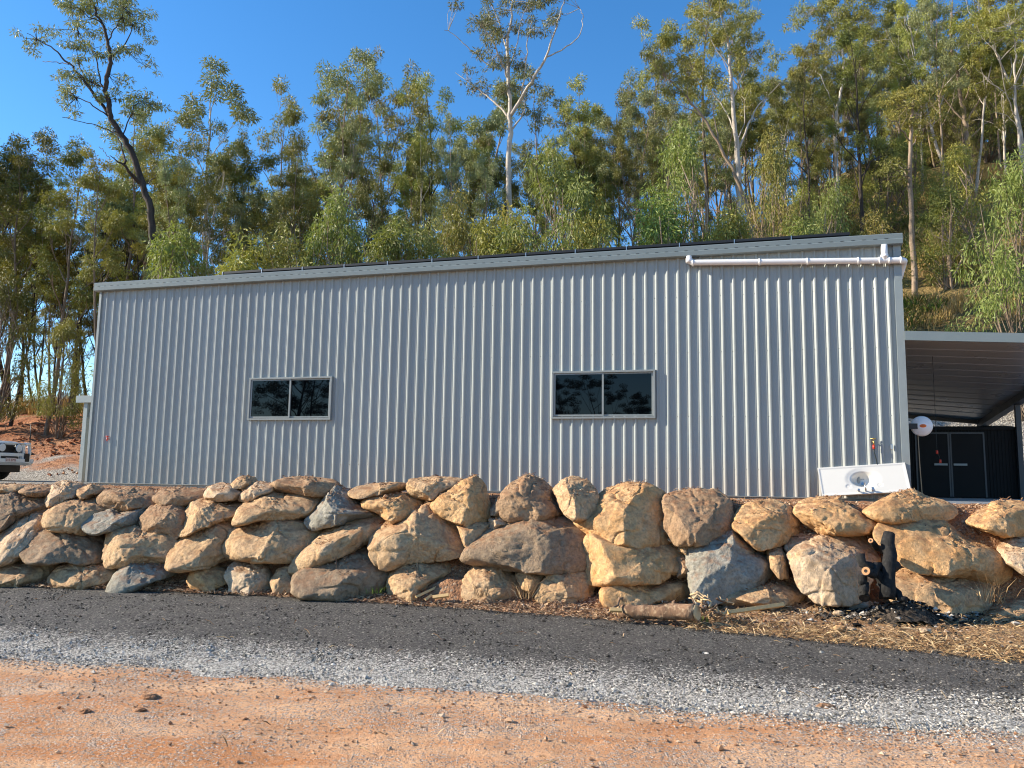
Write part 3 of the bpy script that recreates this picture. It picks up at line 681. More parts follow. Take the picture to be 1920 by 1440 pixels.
for y in (-.80, .76):
    for xa, xb in ((-1.34, -1.93), (-2.6, -2.6), (-3.58, -3.32)): m.box((xa - .03, y, 1.15), (.07, 0, 0), (0, .04, 0), (xb - xa, -.13 * (1 if y > 0 else -1), .59))
m.build('cabin_frame', M['white'], car, local=True)
m = MB(); cbox(m, -.115, -.06, -.62, .62, .74, 1.0); m.build('grille', M['black'], car, local=True)
m = MB(); m.tube([(-.055, 0, .88), (-.04, 0, .88)], .001, 6)
pts = [(-.045, .075 * math.cos(a), .88 + .055 * math.sin(a)) for a in np.linspace(0, 2 * math.pi, 20)]; m.tube(pts, .010, 6); m.tube([(-.045, -.07, .88), (-.045, .07, .88)], .007, 5); m.build('badge', M['chrome'], car, local=True)
for y in (-.78, .78):
    m = MB(); cbox(m, -.16, -.075, y - .13, y + .13, .84, 1.0, .02); m.build('headlight', M['lamp'], car, local=True)
m = MB()                                         # bull bar: bumper channel, hoops and uprights
prism_y(m, [(-.10, .42), (.22, .42), (.30, .50), (.30, .60), (-.10, .60)], -.82, .82); cbox(m, .16, .26, -.60, .60, .665, .76, .02)
for y0, y1 in ((-.60, -.46), (.46, .60), (-.34, -.27), (.27, .34)): cbox(m, .17, .25, y0, y1, .60, .67)
for s_ in (-1, 1):
    m.tube([(.05, s_ * .88, .55), (.12, s_ * .86, .80), (.10, s_ * .84, 1.0), (.16, s_ * .78, 1.03), (.20, s_ * .55, 1.02)], .045, 8)
    m.box((.16, s_ * .56 - .03, .60), (.05, 0, 0), (0, .07, 0), (0, -.04 * s_, .44))
    m.poly_prism([(.28, s_ * .60, .45), (.05, s_ * .88, .55), (-.3, s_ * .90, .60), (-.3, s_ * .90, .45), (.05, s_ * .84, .40)], (0, 0, .20))
m.tube([(.20, -.55, 1.02), (.22, 0, 1.03), (.20, .55, 1.02)], .03, 8)
bar = m.build('bull_bar', M['white'], car, local=True)
m = MB(); cbox(m, .262, .268, -.30, .30, .58, .66); m.build('winch_slot', M['black'], bar, local=True)
for y in (-.29, .29):
    m = MB(); m.tube([(.20, y, .90), (.27, y, .90)], [.10, .125], 18); dl_ = m.build('driving_light', M['black'], car, local=True)
    m = MB(); m.tube([(.268, y, .90), (.285, y, .90)], [.12, .10], 18); m.build('lens', M['lamp'], dl_, local=True)
m = MB(); cbox(m, .305, .312, -.186, .186, .50, .62, .002); pl = m.build('number_plate', M['plate'], car, local=True)
for y0, y1, z0_, z1_ in ((-.60, .60, .78, .985), (-.66, -.50, .52, .76), (.50, .66, .52, .76)):
    m = MB(); cbox(m, .262 if z0_ < .6 else .10, .305 if z0_ < .6 else .12, y0, y1, z0_, z1_, .01); m.build('dark_insert', M['black'], bar, local=True)
fc = bpy.data.curves.new('plate_text', 'FONT'); fc.body = '015 EMT'; fc.size = .10; fc.align_x = 'CENTER'; fc.align_y = 'CENTER'; fc.extrude = .001
fo = bpy.data.objects.new('plate_text', fc); COL.objects.link(fo); dg = bpy.context.evaluated_depsgraph_get(); tm = bpy.data.meshes.new_from_object(fo.evaluated_get(dg))
bpy.data.objects.remove(fo); tm.materials.clear(); tm.materials.append(M['maroon']); to = bpy.data.objects.new('plate_lettering', tm); COL.objects.link(to); to.parent = pl
to.matrix_local = Matrix(((0, 0, 1, .314), (1, 0, 0, 0), (0, 1, 0, .56), (0, 0, 0, 1)))
m = MB(); m.tube([(.1, .86, 1.0), (.08, .87, 1.35), (.05, .88, 1.62)], [.016, .012, .009], 6); m.build('aerial', M['black'], car, local=True)
for x in (-.85, -3.85):
    for y in (-.80, .80):
        m = MB(); a = []; s_ = 1 if y > 0 else -1
        wbm = disc_profile([(.20, .13), (.33, .13), (.375, .10), (.385, 0), (.375, -.10), (.33, -.13), (.20, -.13)], (0, s_, 0), (x, y, .385 - .02), 26)
        wh_ = wbm.build('wheel', M['tyre'], car, local=True)
        disc_profile([(.001, .09), (.06, .10), (.08, .05), (.18, .06), (.21, .125), (.21, -.12), (.001, -.12)], (0, s_, 0), (x, y, .365), 20).build('rim', M['alu'], wh_, local=True)
m = MB(); cbox(m, -4.5, -.1, -.8, .8, .22, .549); m.build('underbody_shade', M['black'], car, local=True)  # black underbody hung low to fill in the shade beneath the car

# ================================================================ BOULDERS
def ico(sub):
    bm = bmesh.new(); bmesh.ops.create_icosphere(bm, subdivisions=sub, radius=1)
    V = np.array([v.co[:] for v in bm.verts]); F = np.array([[v.index for v in f.verts] for f in bm.faces]); bm.free(); return V, F
LEDGE = []
ICO = {k: ico(k) for k in (3, 4, 5, 6)}
def boulder(region, pts, tone, label, seed, depth=1.0, flat=.5, top=False):
    """outline given in enlarged-photo coordinates (3x crops starting at x = 0, 640 and 1280); the rock gets its own place on the batter and its own depth"""
    px = [((0, 640, 1280)[region] + x / 3, 880 + y / 3) for x, y in pts]
    cx = sum(p[0] for p in px) / len(px); cy = sum(p[1] for p in px) / len(px)
    C0 = wall_pt(cx, cy)
    if top: C0 = at_plane(cx, cy, BL + BN * top, BN)
    Q = np.array([at_plane(x, y, C0, BN) - C0 for x, y in px]); q2 = np.stack([Q @ BT, Q[:, 2]], 1)
    ang = np.arctan2(q2[:, 1], q2[:, 0]); rad = np.hypot(q2[:, 0], q2[:, 1]); o = np.argsort(ang); ang, rad = ang[o], rad[o]
    # polygon distance along a ray, not a plain interpolation of radii, so straight sides stay straight
    tt = np.linspace(-math.pi, math.pi, 361); rr = np.zeros(361); n = len(ang); X = rad * np.cos(ang); Yy = rad * np.sin(ang)
    for k, t in enumerate(tt):
        j = np.searchsorted(ang, t) % n; i_ = (j - 1) % n; c, s_ = math.cos(t), math.sin(t); ax_, ay_ = X[i_], Yy[i_]; bx, by = X[j] - ax_, Yy[j] - ay_
        den = c * by - s_ * bx; rr[k] = (ax_ * by - ay_ * bx) / den if abs(den) > 1e-9 else rad[i_]
    rr = np.clip(rr, .3 * rad.min(), rad.max() * 1.1)
    ker = np.hanning(19); ker /= ker.sum(); rr = np.convolve(np.concatenate([rr[-10:-1], rr, rr[1:10]]), ker, 'valid')
    w, h = np.ptp(q2[:, 0]), np.ptp(q2[:, 1]); size = math.sqrt(w * h)
    V, F = ICO[6 if size > .42 else 5]; V = V.copy(); rg = np.random.default_rng(seed)
    s = np.hypot(V[:, 0], V[:, 2]); t = V[:, 1]; pw_ = 3.4
    k = (s ** pw_ + np.abs(t) ** pw_) ** (-1 / pw_); s2, t2 = s * k, t * k
    th = np.arctan2(V[:, 2], V[:, 0]); r = np.interp(th, tt, rr)
    U_ = np.stack([s2 * np.cos(th), t2, s2 * np.sin(th)], 1)
    # chisel flat faces into the camera side
    for q in range(rg.integers(7, 12)):
        nv = np.array([rg.uniform(-1, 1), -rg.uniform(.30, 1.1), rg.uniform(-.55, 1.1)]); nv /= np.linalg.norm(nv); hh_ = rg.uniform(.72, .95)
        e = U_ @ nv - hh_; e = np.where(e > 0, e, 0); U_ -= (e * .88)[:, None] * nv
    dp = depth * (.22 + .33 * min(size, .9))
    P = np.stack([U_[:, 0] * r * 1.16, U_[:, 1] * dp, U_[:, 2] * r * 1.16], 1)
    P[:, 1] += .80 * P[:, 2] + .28 * P[:, 0]                       # batter lean, exaggerated and turned left so the sun lights each rock's front
    nrm = P / np.maximum(np.linalg.norm(P, axis=1, keepdims=True), 1e-6); of = seed * 3.7
    d = .035 * size * fbm(P * (1.6 / max(size, .25)) + of, 1, 3) + .016 * (np.abs(fbm(P * 6 + of, 5, 4)) - .3) + .010 * fbm(P * 24 + of, 9, 3)
    cr = np.abs(vnoise(P * (2.6 / max(size, .3)) + of + 9, 3)); d -= .035 * size * np.exp(-(cr / .05) ** 2)      # cracks
    lay = np.abs(vnoise(np.stack([P[:, 0] * 1.5, P[:, 1] * 2, P[:, 2] * 7], 1) + of, 4)); d += .018 * size * lay
    P = P + nrm * d[:, None]
    VD = np.array([C0[0], C0[1], 0]); VD /= np.linalg.norm(VD); VD = VD * .75 + BN * .25; VD /= VD @ BN
    G = C0 + P[:, :1] * BT + P[:, 1:2] * VD + P[:, 2:] * Zv
    o = mesh_np('boulder', G - C0, F, ROCK[tone], smooth=True); o.location = Vector(C0)
    vn = np.empty(len(V) * 3, np.float32); o.data.vertices.foreach_get('normal', vn); vn = vn.reshape(-1, 3)
    sel = np.where((vn[:, 2] > .86) & (fbm(G * 2.3, 51, 3) > -.05))[0]
    if len(sel): LEDGE.append(G[rg.choice(sel, min(int(150 * size), len(sel)), replace=False)])
    return tag(o, label, 'boulder', 'boulders stacked in the rock retaining wall')
BO = [
 (0, [(-60,92),(90,88),(130,104),(100,132),(0,142),(-60,142)], 't', 'flat tan slab at the far left end of the top row'),
 (0, [(100,118),(150,95),(240,90),(288,102),(270,142),(235,150),(180,146)], 'b', 'small cracked brown rock left of the rounded pale top boulder'),
 (0, [(265,150),(290,95),(350,75),(440,88),(480,120),(440,160),(380,190),(300,200),(270,180)], 'p', 'rounded pale boulder, second large one from the left in the top row'),
 (0, [(440,112),(500,88),(565,108),(570,140),(480,165),(440,150)], 't', 'low tan rock tucked right of the rounded pale top boulder'),
 (0, [(-60,140),(80,135),(190,150),(275,190),(210,232),(120,265),(60,325),(0,335),(-60,335)], 'd', 'large smooth brown boulder cut by the left picture edge'),
 (0, [(-20,395),(60,310),(160,240),(262,215),(303,300),(280,360),(200,440),(120,490),(40,512),(-10,490)], 'p', 'big pale boulder leaning right at the far left'),
 (0, [(292,240),(330,195),(430,168),(520,170),(595,215),(605,250),(550,322),(500,348),(340,328),(293,300)], 't', 'rounded tan boulder below the pale top boulder near the left end'),
 (0, [(580,160),(620,120),(760,112),(862,130),(882,180),(840,212),(660,227),(588,200)], 'b', 'long brown top row boulder below the left end of the shed'),
 (0, [(885,150),(920,120),(1000,108),(1135,130),(1132,170),(1050,202),(930,198),(885,175)], 'b', 'small rough brown rock in the top row under the left window side'),
 (0, [(513,290),(560,250),(640,228),(680,242),(740,218),(825,218),(825,300),(780,332),(640,338),(580,352),(518,325)], 'g', 'lumpy grey rock in the second row near the left'),
 (0, [(818,290),(843,222),(890,203),(1010,213),(1062,240),(1042,342),(1000,373),(900,358),(830,338)], 'b', 'squarish reddish brown block right of the lumpy grey rock'),
 (0, [(1045,340),(1060,240),(1090,195),(1160,173),(1290,188),(1370,178),(1388,240),(1280,292),(1180,312),(1070,357)], 't', 'angular tan boulder with a flat lit face right of the brown block'),
 (0, [(178,450),(200,390),(260,335),(340,320),(430,340),(560,388),(635,460),(612,512),(480,518),(400,500),(330,512),(220,503)], 'd', 'craggy hollowed boulder in the third row near the left'),
 (0, [(628,400),(650,350),(720,336),(860,348),(990,388),(1012,440),(980,502),(760,523),(650,523),(630,480)], 't', 'broad smooth tan boulder below the lumpy grey rock'),
 (0, [(982,480),(1010,410),(1070,350),(1190,313),(1295,330),(1325,380),(1275,430),(1285,480),(1180,528),(1060,543),(990,533)], 't', 'tan boulder with a sloping pale face below the angular one'),
 (0, [(1358,275),(1390,210),(1470,140),(1600,128),(1730,128),(1795,180),(1762,250),(1650,273),(1480,275),(1375,308)], 't', 'rounded yellow brown boulder below the left window, upper row'),
 (0, [(1262,440),(1310,350),(1420,308),(1560,293),(1720,313),(1785,370),(1772,450),(1680,503),(1500,495),(1330,494),(1280,470)], 't', 'large oval tan boulder with a diagonal crack below the left window'),
 (0, [(1158,142),(1180,100),(1230,82),(1300,100),(1348,130),(1320,167),(1240,174),(1165,162)], 'p', 'small rounded pale rock in the top row left of the left window'),
 (0, [(1308,80),(1350,42),(1420,46),(1437,80),(1400,107),(1320,107)], 't', 'little pale cap stone sitting on the top row left of the left window'),
 (0, [(1353,142),(1400,95),(1450,76),(1522,90),(1532,122),(1470,152),(1400,180),(1358,172)], 'p', 'small slanting pale rock just under the left window'),
 (0, [(1528,92),(1620,52),(1760,48),(1860,68),(1903,112),(1840,142),(1760,145),(1640,130),(1560,118)], 'b', 'long dark brown top rock right of the little cap stone'),
 (0, [(1748,272),(1800,200),(1840,150),(1890,113),(1950,128),(1990,178),(2062,228),(2098,258),(1990,275),(1900,298),(1800,323),(1758,308)], 'g', 'pale grey angular rock between the two windows, upper row'),
 (0, [(1670,532),(1700,470),(1800,390),(1850,340),(1920,310),(2020,288),(2130,260),(2175,300),(2100,392),(2000,443),(1900,485),(1780,548),(1700,560)], 't', 'long tan boulder tilted up to the right under the grey angular rock'),
 (0, [(-60,560),(60,518),(200,503),(292,530),(303,580),(240,632),(120,643),(-60,643)], 't', 'bottom row tan boulder at the far left'),
 (0, [(312,602),(350,545),(420,518),(540,528),(640,548),(683,590),(650,642),(500,667),(400,664),(330,645)], 't', 'bumpy tan boulder, second from the left in the bottom row'),
 (0, [(658,652),(690,570),(760,508),(860,496),(960,508),(1008,545),(980,592),(870,614),(780,658),(690,675)], 'g', 'grey domed boulder, third from the left in the bottom row'),
 (0, [(1068,620),(1090,570),(1170,540),(1252,560),(1295,622),(1200,664),(1100,655)], 'y', 'small orange brown rock half buried in soil, bottom row left'),
 (0, [(1292,582),(1330,530),(1420,513),(1482,560),(1533,640),(1500,684),(1400,698),(1320,664)], 'p', 'pale rounded boulder in the bottom row below the oval cracked one'),
 (0, [(1538,622),(1570,570),(1640,560),(1702,600),(1695,652),(1600,684),(1560,674)], 't', 'small knobbly tan rock right of the pale bottom boulder'),
 (0, [(1700,622),(1720,570),(1830,520),(1920,478),(2000,457),(2100,457),(2182,490),(2205,560),(2180,622),(2100,684),(1950,695),(1850,685),(1735,668)], 'd', 'dark brown pitted boulder in the bottom row between the windows'),
 (1, [(65,130),(110,95),(260,80),(360,83),(393,100),(330,122),(180,147),(90,157)], 't', 'thin flat slab in the top row between the windows'),
 (1, [(133,182),(200,150),(260,133),(350,148),(445,180),(433,242),(350,268),(290,288),(220,242),(138,217)], 'y', 'orange wedge of rock under the thin flat slab'),
 (1, [(388,92),(410,60),(520,48),(660,58),(675,80),(600,122),(520,163),(440,158),(393,137)], 't', 'flattened tan boulder on the rim between the windows'),
 (1, [(513,202),(600,130),(680,80),(742,52),(792,100),(823,230),(803,282),(720,303),(620,263),(530,228)], 'y', 'triangular orange boulder pointing up, between the windows'),
 (1, [(918,202),(930,140),(970,90),(1040,48),(1130,73),(1192,130),(1202,170),(1262,240),(1180,268),(1060,273),(950,272),(925,240)], 'b', 'tall brown boulder topped with soil left of the right window'),
 (1, [(848,222),(880,168),(925,148),(945,230),(932,262),(850,252)], 'd', 'dark recessed rock left of the tall brown boulder'),
 (1, [(1203,122),(1240,75),(1300,48),(1380,73),(1428,130),(1428,200),(1382,258),(1320,273),(1270,242),(1230,182)], 't', 'round tan boulder standing on the rim under the right window'),
 (1, [(1325,282),(1430,240),(1450,180),(1490,130),(1600,98),(1700,103),(1800,148),(1853,230),(1858,362),(1800,403),(1650,403),(1500,380),(1400,333)], 'y', 'very large flat faced orange boulder below the right window'),
 (1, [(212,402),(240,330),(330,290),(480,223),(560,233),(643,310),(703,422),(693,462),(540,494),(400,494),(290,523),(230,472)], 't', 'large brownish boulder with streaked top below the triangular one'),
 (1, [(648,302),(720,293),(843,315),(822,362),(772,423),(720,438),(690,382)], 't', 'small wedge rock between the streaked boulder and the huge dark one'),
 (1, [(838,282),(900,260),(958,270),(922,312),(850,333)], 'p', 'tiny pale rock on the left shoulder of the huge dark boulder'),
 (1, [(732,482),(790,400),(860,330),(960,278),(1060,260),(1180,278),(1300,300),(1412,360),(1418,440),(1382,522),(1280,553),(1130,554),(960,534),(818,508)], 'd', 'huge dark weathered boulder in the middle of the wall'),
 (1, [(1412,402),(1440,370),(1560,393),(1800,408),(1840,403),(1922,440),(1953,500),(1932,552),(1840,574),(1780,604),(1620,614),(1430,623),(1418,520)], 'y', 'long rectangular yellow block under the large orange boulder'),
 (1, [(1838,392),(1900,383),(1962,400),(1962,440),(1900,432)], 't', 'small cap rock at the right end of the rectangular yellow block'),
 (1, [(283,642),(290,560),(310,498),(400,488),(500,498),(582,540),(613,590),(540,652),(440,724),(370,738),(300,704)], 't', 'tan boulder with a dark notch in the bottom row left of the soil heap'),
 (1, [(735,735),(700,680),(712,610),(750,570),(800,523),(870,528),(932,590),(1002,640),(1032,690),(1000,744),(900,748),(820,750)], 't', 'soil covered tan boulder under the huge dark one'),
 (1, [(983,592),(1010,560),(1070,558),(1122,600),(1133,650),(1080,668),(1020,654)], 't', 'small round rock below the middle of the huge dark boulder'),
 (1, [(1116,702),(1150,620),(1190,573),(1300,573),(1402,590),(1428,640),(1392,704),(1250,753),(1180,748)], 't', 'squat tan boulder in the bottom row below the right end of the dark one'),
 (1, [(1492,662),(1530,640),(1680,618),(1760,638),(1922,650),(1943,700),(1902,744),(1700,765),(1560,760),(1497,722)], 'y', 'yellow block behind the fallen log at the foot of the wall'),
 (2, [(-88,180),(-50,150),(40,133),(180,138),(242,180),(262,260),(293,340),(240,368),(100,398),(-20,394),(-65,340)], 'b', 'brown fractured boulder right of the large orange one'),
 (2, [(56,462),(80,410),(200,373),(290,363),(382,430),(503,520),(508,555),(430,614),(320,664),(200,694),(105,715),(73,620)], 'g', 'big grey angular boulder with a rough textured face'),
 (2, [(298,312),(340,240),(400,208),(500,193),(592,215),(643,290),(622,350),(560,403),(430,428),(368,372)], 'y', 'round knobbly yellow boulder with a hollow in its top'),
 (2, [(478,442),(520,423),(562,450),(593,530),(588,592),(540,594),(498,542)], 't', 'narrow upright rock wedged right of the big grey boulder'),
 (2, [(648,242),(690,190),(760,166),(880,168),(922,200),(1002,260),(1103,310),(1082,338),(900,350),(780,354),(698,302)], 'y', 'orange boulder just below the white basin top'),
 (2, [(1035,232),(1110,190),(1200,150),(1300,128),(1380,163),(1482,190),(1528,240),(1470,273),(1300,278),(1180,293),(1098,272)], 'y', 'long yellow boulder on the rim at the right corner of the shed'),
 (2, [(597,442),(640,393),(760,383),(900,378),(1002,390),(1062,440),(1082,520),(1013,602),(1007,692),(900,710),(760,694),(678,632),(648,542)], 'p', 'large pale boulder left of the burnt logs'),
 (2, [(1102,347),(1200,290),(1350,276),(1480,308),(1602,400),(1702,450),(1803,530),(1808,580),(1740,618),(1600,595),(1450,560),(1320,550),(1198,483)], 'y', 'very large bright yellow boulder with a crack, right of the burnt post'),
 (2, [(1605,292),(1660,250),(1760,198),(1880,188),(1990,205),(2010,350),(1800,363),(1688,332)], 'y', 'yellow top boulder cut by the right picture edge'),
 (2, [(1788,452),(1850,403),(1990,398),(2010,590),(1900,574),(1818,512)], 'p', 'pale boulder at the right picture edge below the top one'),
 (2, [(1188,642),(1300,570),(1440,578),(1602,610),(1723,660),(1693,760),(1620,834),(1520,825),(1380,795),(1300,785),(1198,722)], 't', 'broad boulder right of the fire pit, partly scorched'),
 (2, [(225,732),(330,668),(450,658),(600,653),(673,690),(663,742),(560,765),(380,765)], 't', 'low tan rock at the foot of the big grey boulder'),
 (2, [(1736,792),(1800,758),(1990,748),(2010,864),(1850,864),(1748,822)], 't', 'low rock at the bottom right end of the wall'),
 (2, [(-25,402),(40,398),(58,440),(30,473),(-25,463)], 't', 'small rock filling the gap left of the big grey boulder, upper'),
 (2, [(-25,492),(40,478),(58,560),(40,594),(-25,594)], 'b', 'small brown rock filling the gap left of the big grey boulder, lower'),
]
TOPS = {0: .80, 1: .82, 2: .85, 3: .9, 7: .85, 8: .85, 17: .8, 18: .98, 19: .8, 20: .9, 30: .9, 32: .9, 36: .75, 54: .85}
for k, (rg_, pts, tn, lab) in enumerate(BO):
    boulder(rg_, pts, tn, lab, 11 + k * 7, top=TOPS.get(k, False))

# ================================================================ TREES
def mat_leaf(name, a, b, c, trans=.16):
    t = NT(name); oi = t.n('ObjectInfo').outputs['Random']; ri = t.n('NewGeometry').outputs['Random Per Island']; n = t.noise(t.pos(), .55, 3)
    col = t.mix(ri, a, b); col = t.mix(t.ramp(n, [(.38, 0), (.66, .8)]), col, c)
    hs = t.n('HueSaturation'); t.put(hs.inputs['Color'], col); t.put(hs.inputs['Value'], t.math('MULTIPLY_ADD', oi, .5, .78)); t.put(hs.inputs['Hue'], t.math('MULTIPLY_ADD', oi, .03, .485)); col = hs.outputs[0]
    t.fin(col, .5, 0, .35)
    tr = t.n('BsdfTranslucent'); t.put(tr.inputs[0], t.mix(1, col, (1.25, 1.25, .7), 'MULTIPLY')); mx = t.n('MixShader'); mx.inputs[0].default_value = trans
    t.put(mx.inputs[1], t.p.outputs[0]); t.put(mx.inputs[2], tr.outputs[0]); t.put(t.out.inputs[0], mx.outputs[0]); return t.m
LEAF = {
 'olive': mat_leaf('olive gum leaves', (.20, .215, .05), (.30, .295, .07), (.34, .30, .055)),
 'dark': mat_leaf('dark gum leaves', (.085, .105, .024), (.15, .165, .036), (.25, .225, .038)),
 'grey': mat_leaf('grey green gum leaves', (.20, .22, .095), (.31, .32, .15), (.19, .20, .06)),
 'bright': mat_leaf('bright wattle leaves', (.15, .195, .045), (.30, .34, .10), (.20, .23, .05), .3),
 'gold': mat_leaf('yellowing leaves', (.22, .22, .05), (.42, .33, .085), (.18, .20, .05), .3),
 'mirror': mat_leaf('mirrored gum leaves', (.03, .04, .012), (.05, .06, .015), (.06, .06, .015), .1),
}
def mat_bark(name, a, b, c):
    t = NT(name); g = t.coord(); mp = t.n('Mapping'); t.put(mp.inputs[0], g); mp.inputs['Scale'].default_value = (6, 6, 1.1)
    n = t.noise(mp.outputs[0], 1, 6, .65, .5); n2 = t.noise(g, 22, 4)
    col = t.mix(t.ramp(n, [(.38, 0), (.58, 1)]), a, b); col = t.mix(t.ramp(n2, [(.5, 0), (.75, .7)]), col, c)
    return t.fin(col, .85, 0, .2, t.bump(n, .8, .03))
BARK = {'white': mat_bark('pale gum bark', (.52, .47, .40), (.34, .29, .24), (.62, .56, .48)), 'brown': mat_bark('brown bark', (.15, .11, .08), (.25, .19, .14), (.08, .06, .045)),
        'dark': mat_bark('dark bark', (.035, .028, .024), (.07, .055, .045), (.02, .018, .016)), 'tan': mat_bark('tan bark', (.33, .25, .18), (.22, .16, .11), (.42, .34, .26))}

def tubes_np(paths, seg=6):
    """paths: list of (pts (k,3), radii (k)) -> one mesh's verts and quads"""
    Vs, Fs = [], []; off = 0; an = np.linspace(0, 2 * math.pi, seg, endpoint=False)
    for pts, rad in paths:
        pts = np.asarray(pts, float); rad = np.asarray(rad, float); k = len(pts)
        T = np.gradient(pts, axis=0); T /= np.maximum(np.linalg.norm(T, axis=1, keepdims=True), 1e-9)
        ref = np.array([0, 1, .3]) if abs(T[0][1]) < .8 else np.array([1, 0, .2]); A = np.cross(T, ref); A /= np.linalg.norm(A, axis=1, keepdims=True); B = np.cross(T, A)
        V = pts[:, None] + rad[:, None, None] * (np.cos(an)[None, :, None] * A[:, None] + np.sin(an)[None, :, None] * B[:, None])
        Vs.append(V.reshape(-1, 3)); i = np.arange(k - 1)[:, None] * seg + np.arange(seg)[None]; j = np.arange(k - 1)[:, None] * seg + (np.arange(seg)[None] + 1) % seg
        Fs.append((np.stack([i, j, j + seg, i + seg], -1).reshape(-1, 4)) + off); off += k * seg
    return np.concatenate(Vs), np.concatenate(Fs)
def leaves_np(rg, cents, radii, counts, ln=.19, wd=.045, droop=.8, flat=.55):
    """leaf blades (one bent rhombus each) gathered in tufts"""
    C = np.repeat(cents, counts, 0); Rr = np.repeat(radii, counts); n = len(C)
    d = rg.normal(size=(n, 3)); d /= np.linalg.norm(d, axis=1, keepdims=True); r = rg.uniform(.15, 1, n) ** .6
    P = C + d * (r * Rr)[:, None] * np.array([1, 1, flat]); P[:, 2] += .12 * Rr - .25 * Rr * (d[:, 0] ** 2 + d[:, 1] ** 2) * r
    D = d * .75 + rg.normal(size=(n, 3)) * .5; D[:, 2] -= droop; D /= np.linalg.norm(D, axis=1, keepdims=True)
    S_ = np.cross(D, rg.normal(size=(n, 3))); S_ /= np.maximum(np.linalg.norm(S_, axis=1, keepdims=True), 1e-6)
    Nn = np.cross(D, S_); l = ln * rg.uniform(.6, 1.35, n)[:, None]; w = wd * rg.uniform(.7, 1.3, n)[:, None]
    V = np.stack([P, P + D * l * .45 + S_ * w * .5, P + D * l - Nn * l * .12, P + D * l * .45 - S_ * w * .5], 1).reshape(-1, 3)
    return V, np.arange(n * 4).reshape(-1, 4)
def bend(rg, p, d, ln, k=6, up=.15, wob=.16):
    pts = [np.array(p, float)]; d = np.array(d, float); d /= np.linalg.norm(d)
    for q in range(k - 1):
        d = d + rg.normal(size=3) * wob + np.array([0, 0, up]); d /= np.linalg.norm(d); pts.append(pts[-1] + d * ln / (k - 1))
    return np.array(pts)
def limbset(rg, base, dirv, ln, r, out, tufts, tr, subs=4, k=7, depth=2, up=.12):
    """a limb with side branches ending in leaf tufts"""
    pts = bend(rg, base, dirv, ln, k, up); rad = np.linspace(r, max(.35 * r, .006), k); out.append((pts, rad))
    if depth == 0:
        tufts.append((pts[-1], tr * rg.uniform(.7, 1.2))); 
        if rg.random() < .5: tufts.append((pts[-2] + rg.normal(size=3) * tr * .3, tr * rg.uniform(.5, .8)))
        return
    for q in range(subs):
        f = rg.uniform(.4, 1) if q else 1; i = min(int(f * (k - 1)), k - 2); p = pts[i] + (pts[i + 1] - pts[i]) * (f * (k - 1) - i)
        d = (pts[i + 1] - pts[i]); d /= np.linalg.norm(d); d = d + rg.normal(size=3) * .55; d[2] += .1
        limbset(rg, p, d, ln * rg.uniform(.32, .55), rad[i] * .55, out, tufts, tr, max(subs - 1, 2), 5, depth - 1, up)
def gum_proto(seed, h=12, spread=2.6, first=.4, nl=9, lean=.05, tr=.37, tn=150, trunk_r=.12, ln=.145, wd=.04, elev=1.1, droop=.45, double=False):
    rg = np.random.default_rng(seed); out, tufts = [], []
    for tk in range(2 if double else 1):
        d0 = np.array([rg.normal() * lean + (.16 if tk else 0), rg.normal() * lean, 1]); k = 12
        tp = bend(rg, (0, 0, -.6), d0, h * (.93 - .1 * tk) + .6, k, .05, .07); tr_ = np.linspace(trunk_r, .02, k) ** 1.0; out.append((tp, tr_))
        for q in range(nl):
            t = first + (.97 - first) * (q + rg.uniform(0, .6)) / nl; i = min(int(t * (k - 1)), k - 2); p = tp[i] + (tp[i + 1] - tp[i]) * (t * (k - 1) - i)
            az = q * 2.4 + rg.uniform(-.6, .6); e = elev * rg.uniform(.7, 1.3); L_ = spread * (1.25 - .75 * t) * rg.uniform(.75, 1.25)
            limbset(rg, p, (math.cos(az), math.sin(az), e), L_, max(tr_[i] * .55, .018), out, tufts, tr, 3, 7, 2)
        limbset(rg, tp[-1], (0, 0, 1), h * .1, .02, out, tufts, tr, 3, 5, 1)
    C = np.array([t[0] for t in tufts]); Rr = np.array([t[1] for t in tufts])
    V, F = leaves_np(rg, C, Rr, np.maximum((tn * (Rr / tr) ** 2).astype(int), 8), ln, wd, droop)
    return tubes_np(out), (V, F)
def bush_proto(seed, h=6, w=2.0, nst=5, tn=105, ln=.165, wd=.04, taper=.7, low=.12):
    """leafy young tree, foliage from near the ground to a rounded tip"""
    rg = np.random.default_rng(seed); out, cents, rad = [], [], []
    for q in range(nst):
        tp = bend(rg, rg.normal(size=3) * (.12, .12, 0), (rg.normal() * .12, rg.normal() * .12, 1), h * rg.uniform(.75, .97), 9, .03, .06); out.append((tp, np.linspace(.055, .01, 9)))
    N_ = int(34 * w * h / 6)
    for q in range(N_):
        t = rg.uniform(low, 1) ; z = h * t; rmax = w * (math.sin(min(1, (1.02 - t) / taper) * math.pi / 2) ** .8) * (.6 + .4 * min(1, t / .3)); a = rg.uniform(0, 2 * math.pi); r = rmax * math.sqrt(rg.uniform(.1, 1)) * rg.uniform(.8, 1.15)
        tip = np.array([r * math.cos(a), r * math.sin(a), z]); st = out[rg.integers(nst)][0]; z0 = max(z - .9 * r - .4, .2); k = min(int(z0 / h * 8), 7); p = st[k]
        out.append((np.array([p, (p + tip) / 2 + rg.normal(size=3) * .12, tip]), np.array([.022, .014, .006]))); cents.append(tip); rad.append(rg.uniform(.32, .62))
    V, F = leaves_np(rg, np.array(cents), np.array(rad), np.full(len(cents), int(tn * 1.25)), ln, wd, .85, .8)
    return tubes_np(out, 5), (V, F)
PROTO = {}
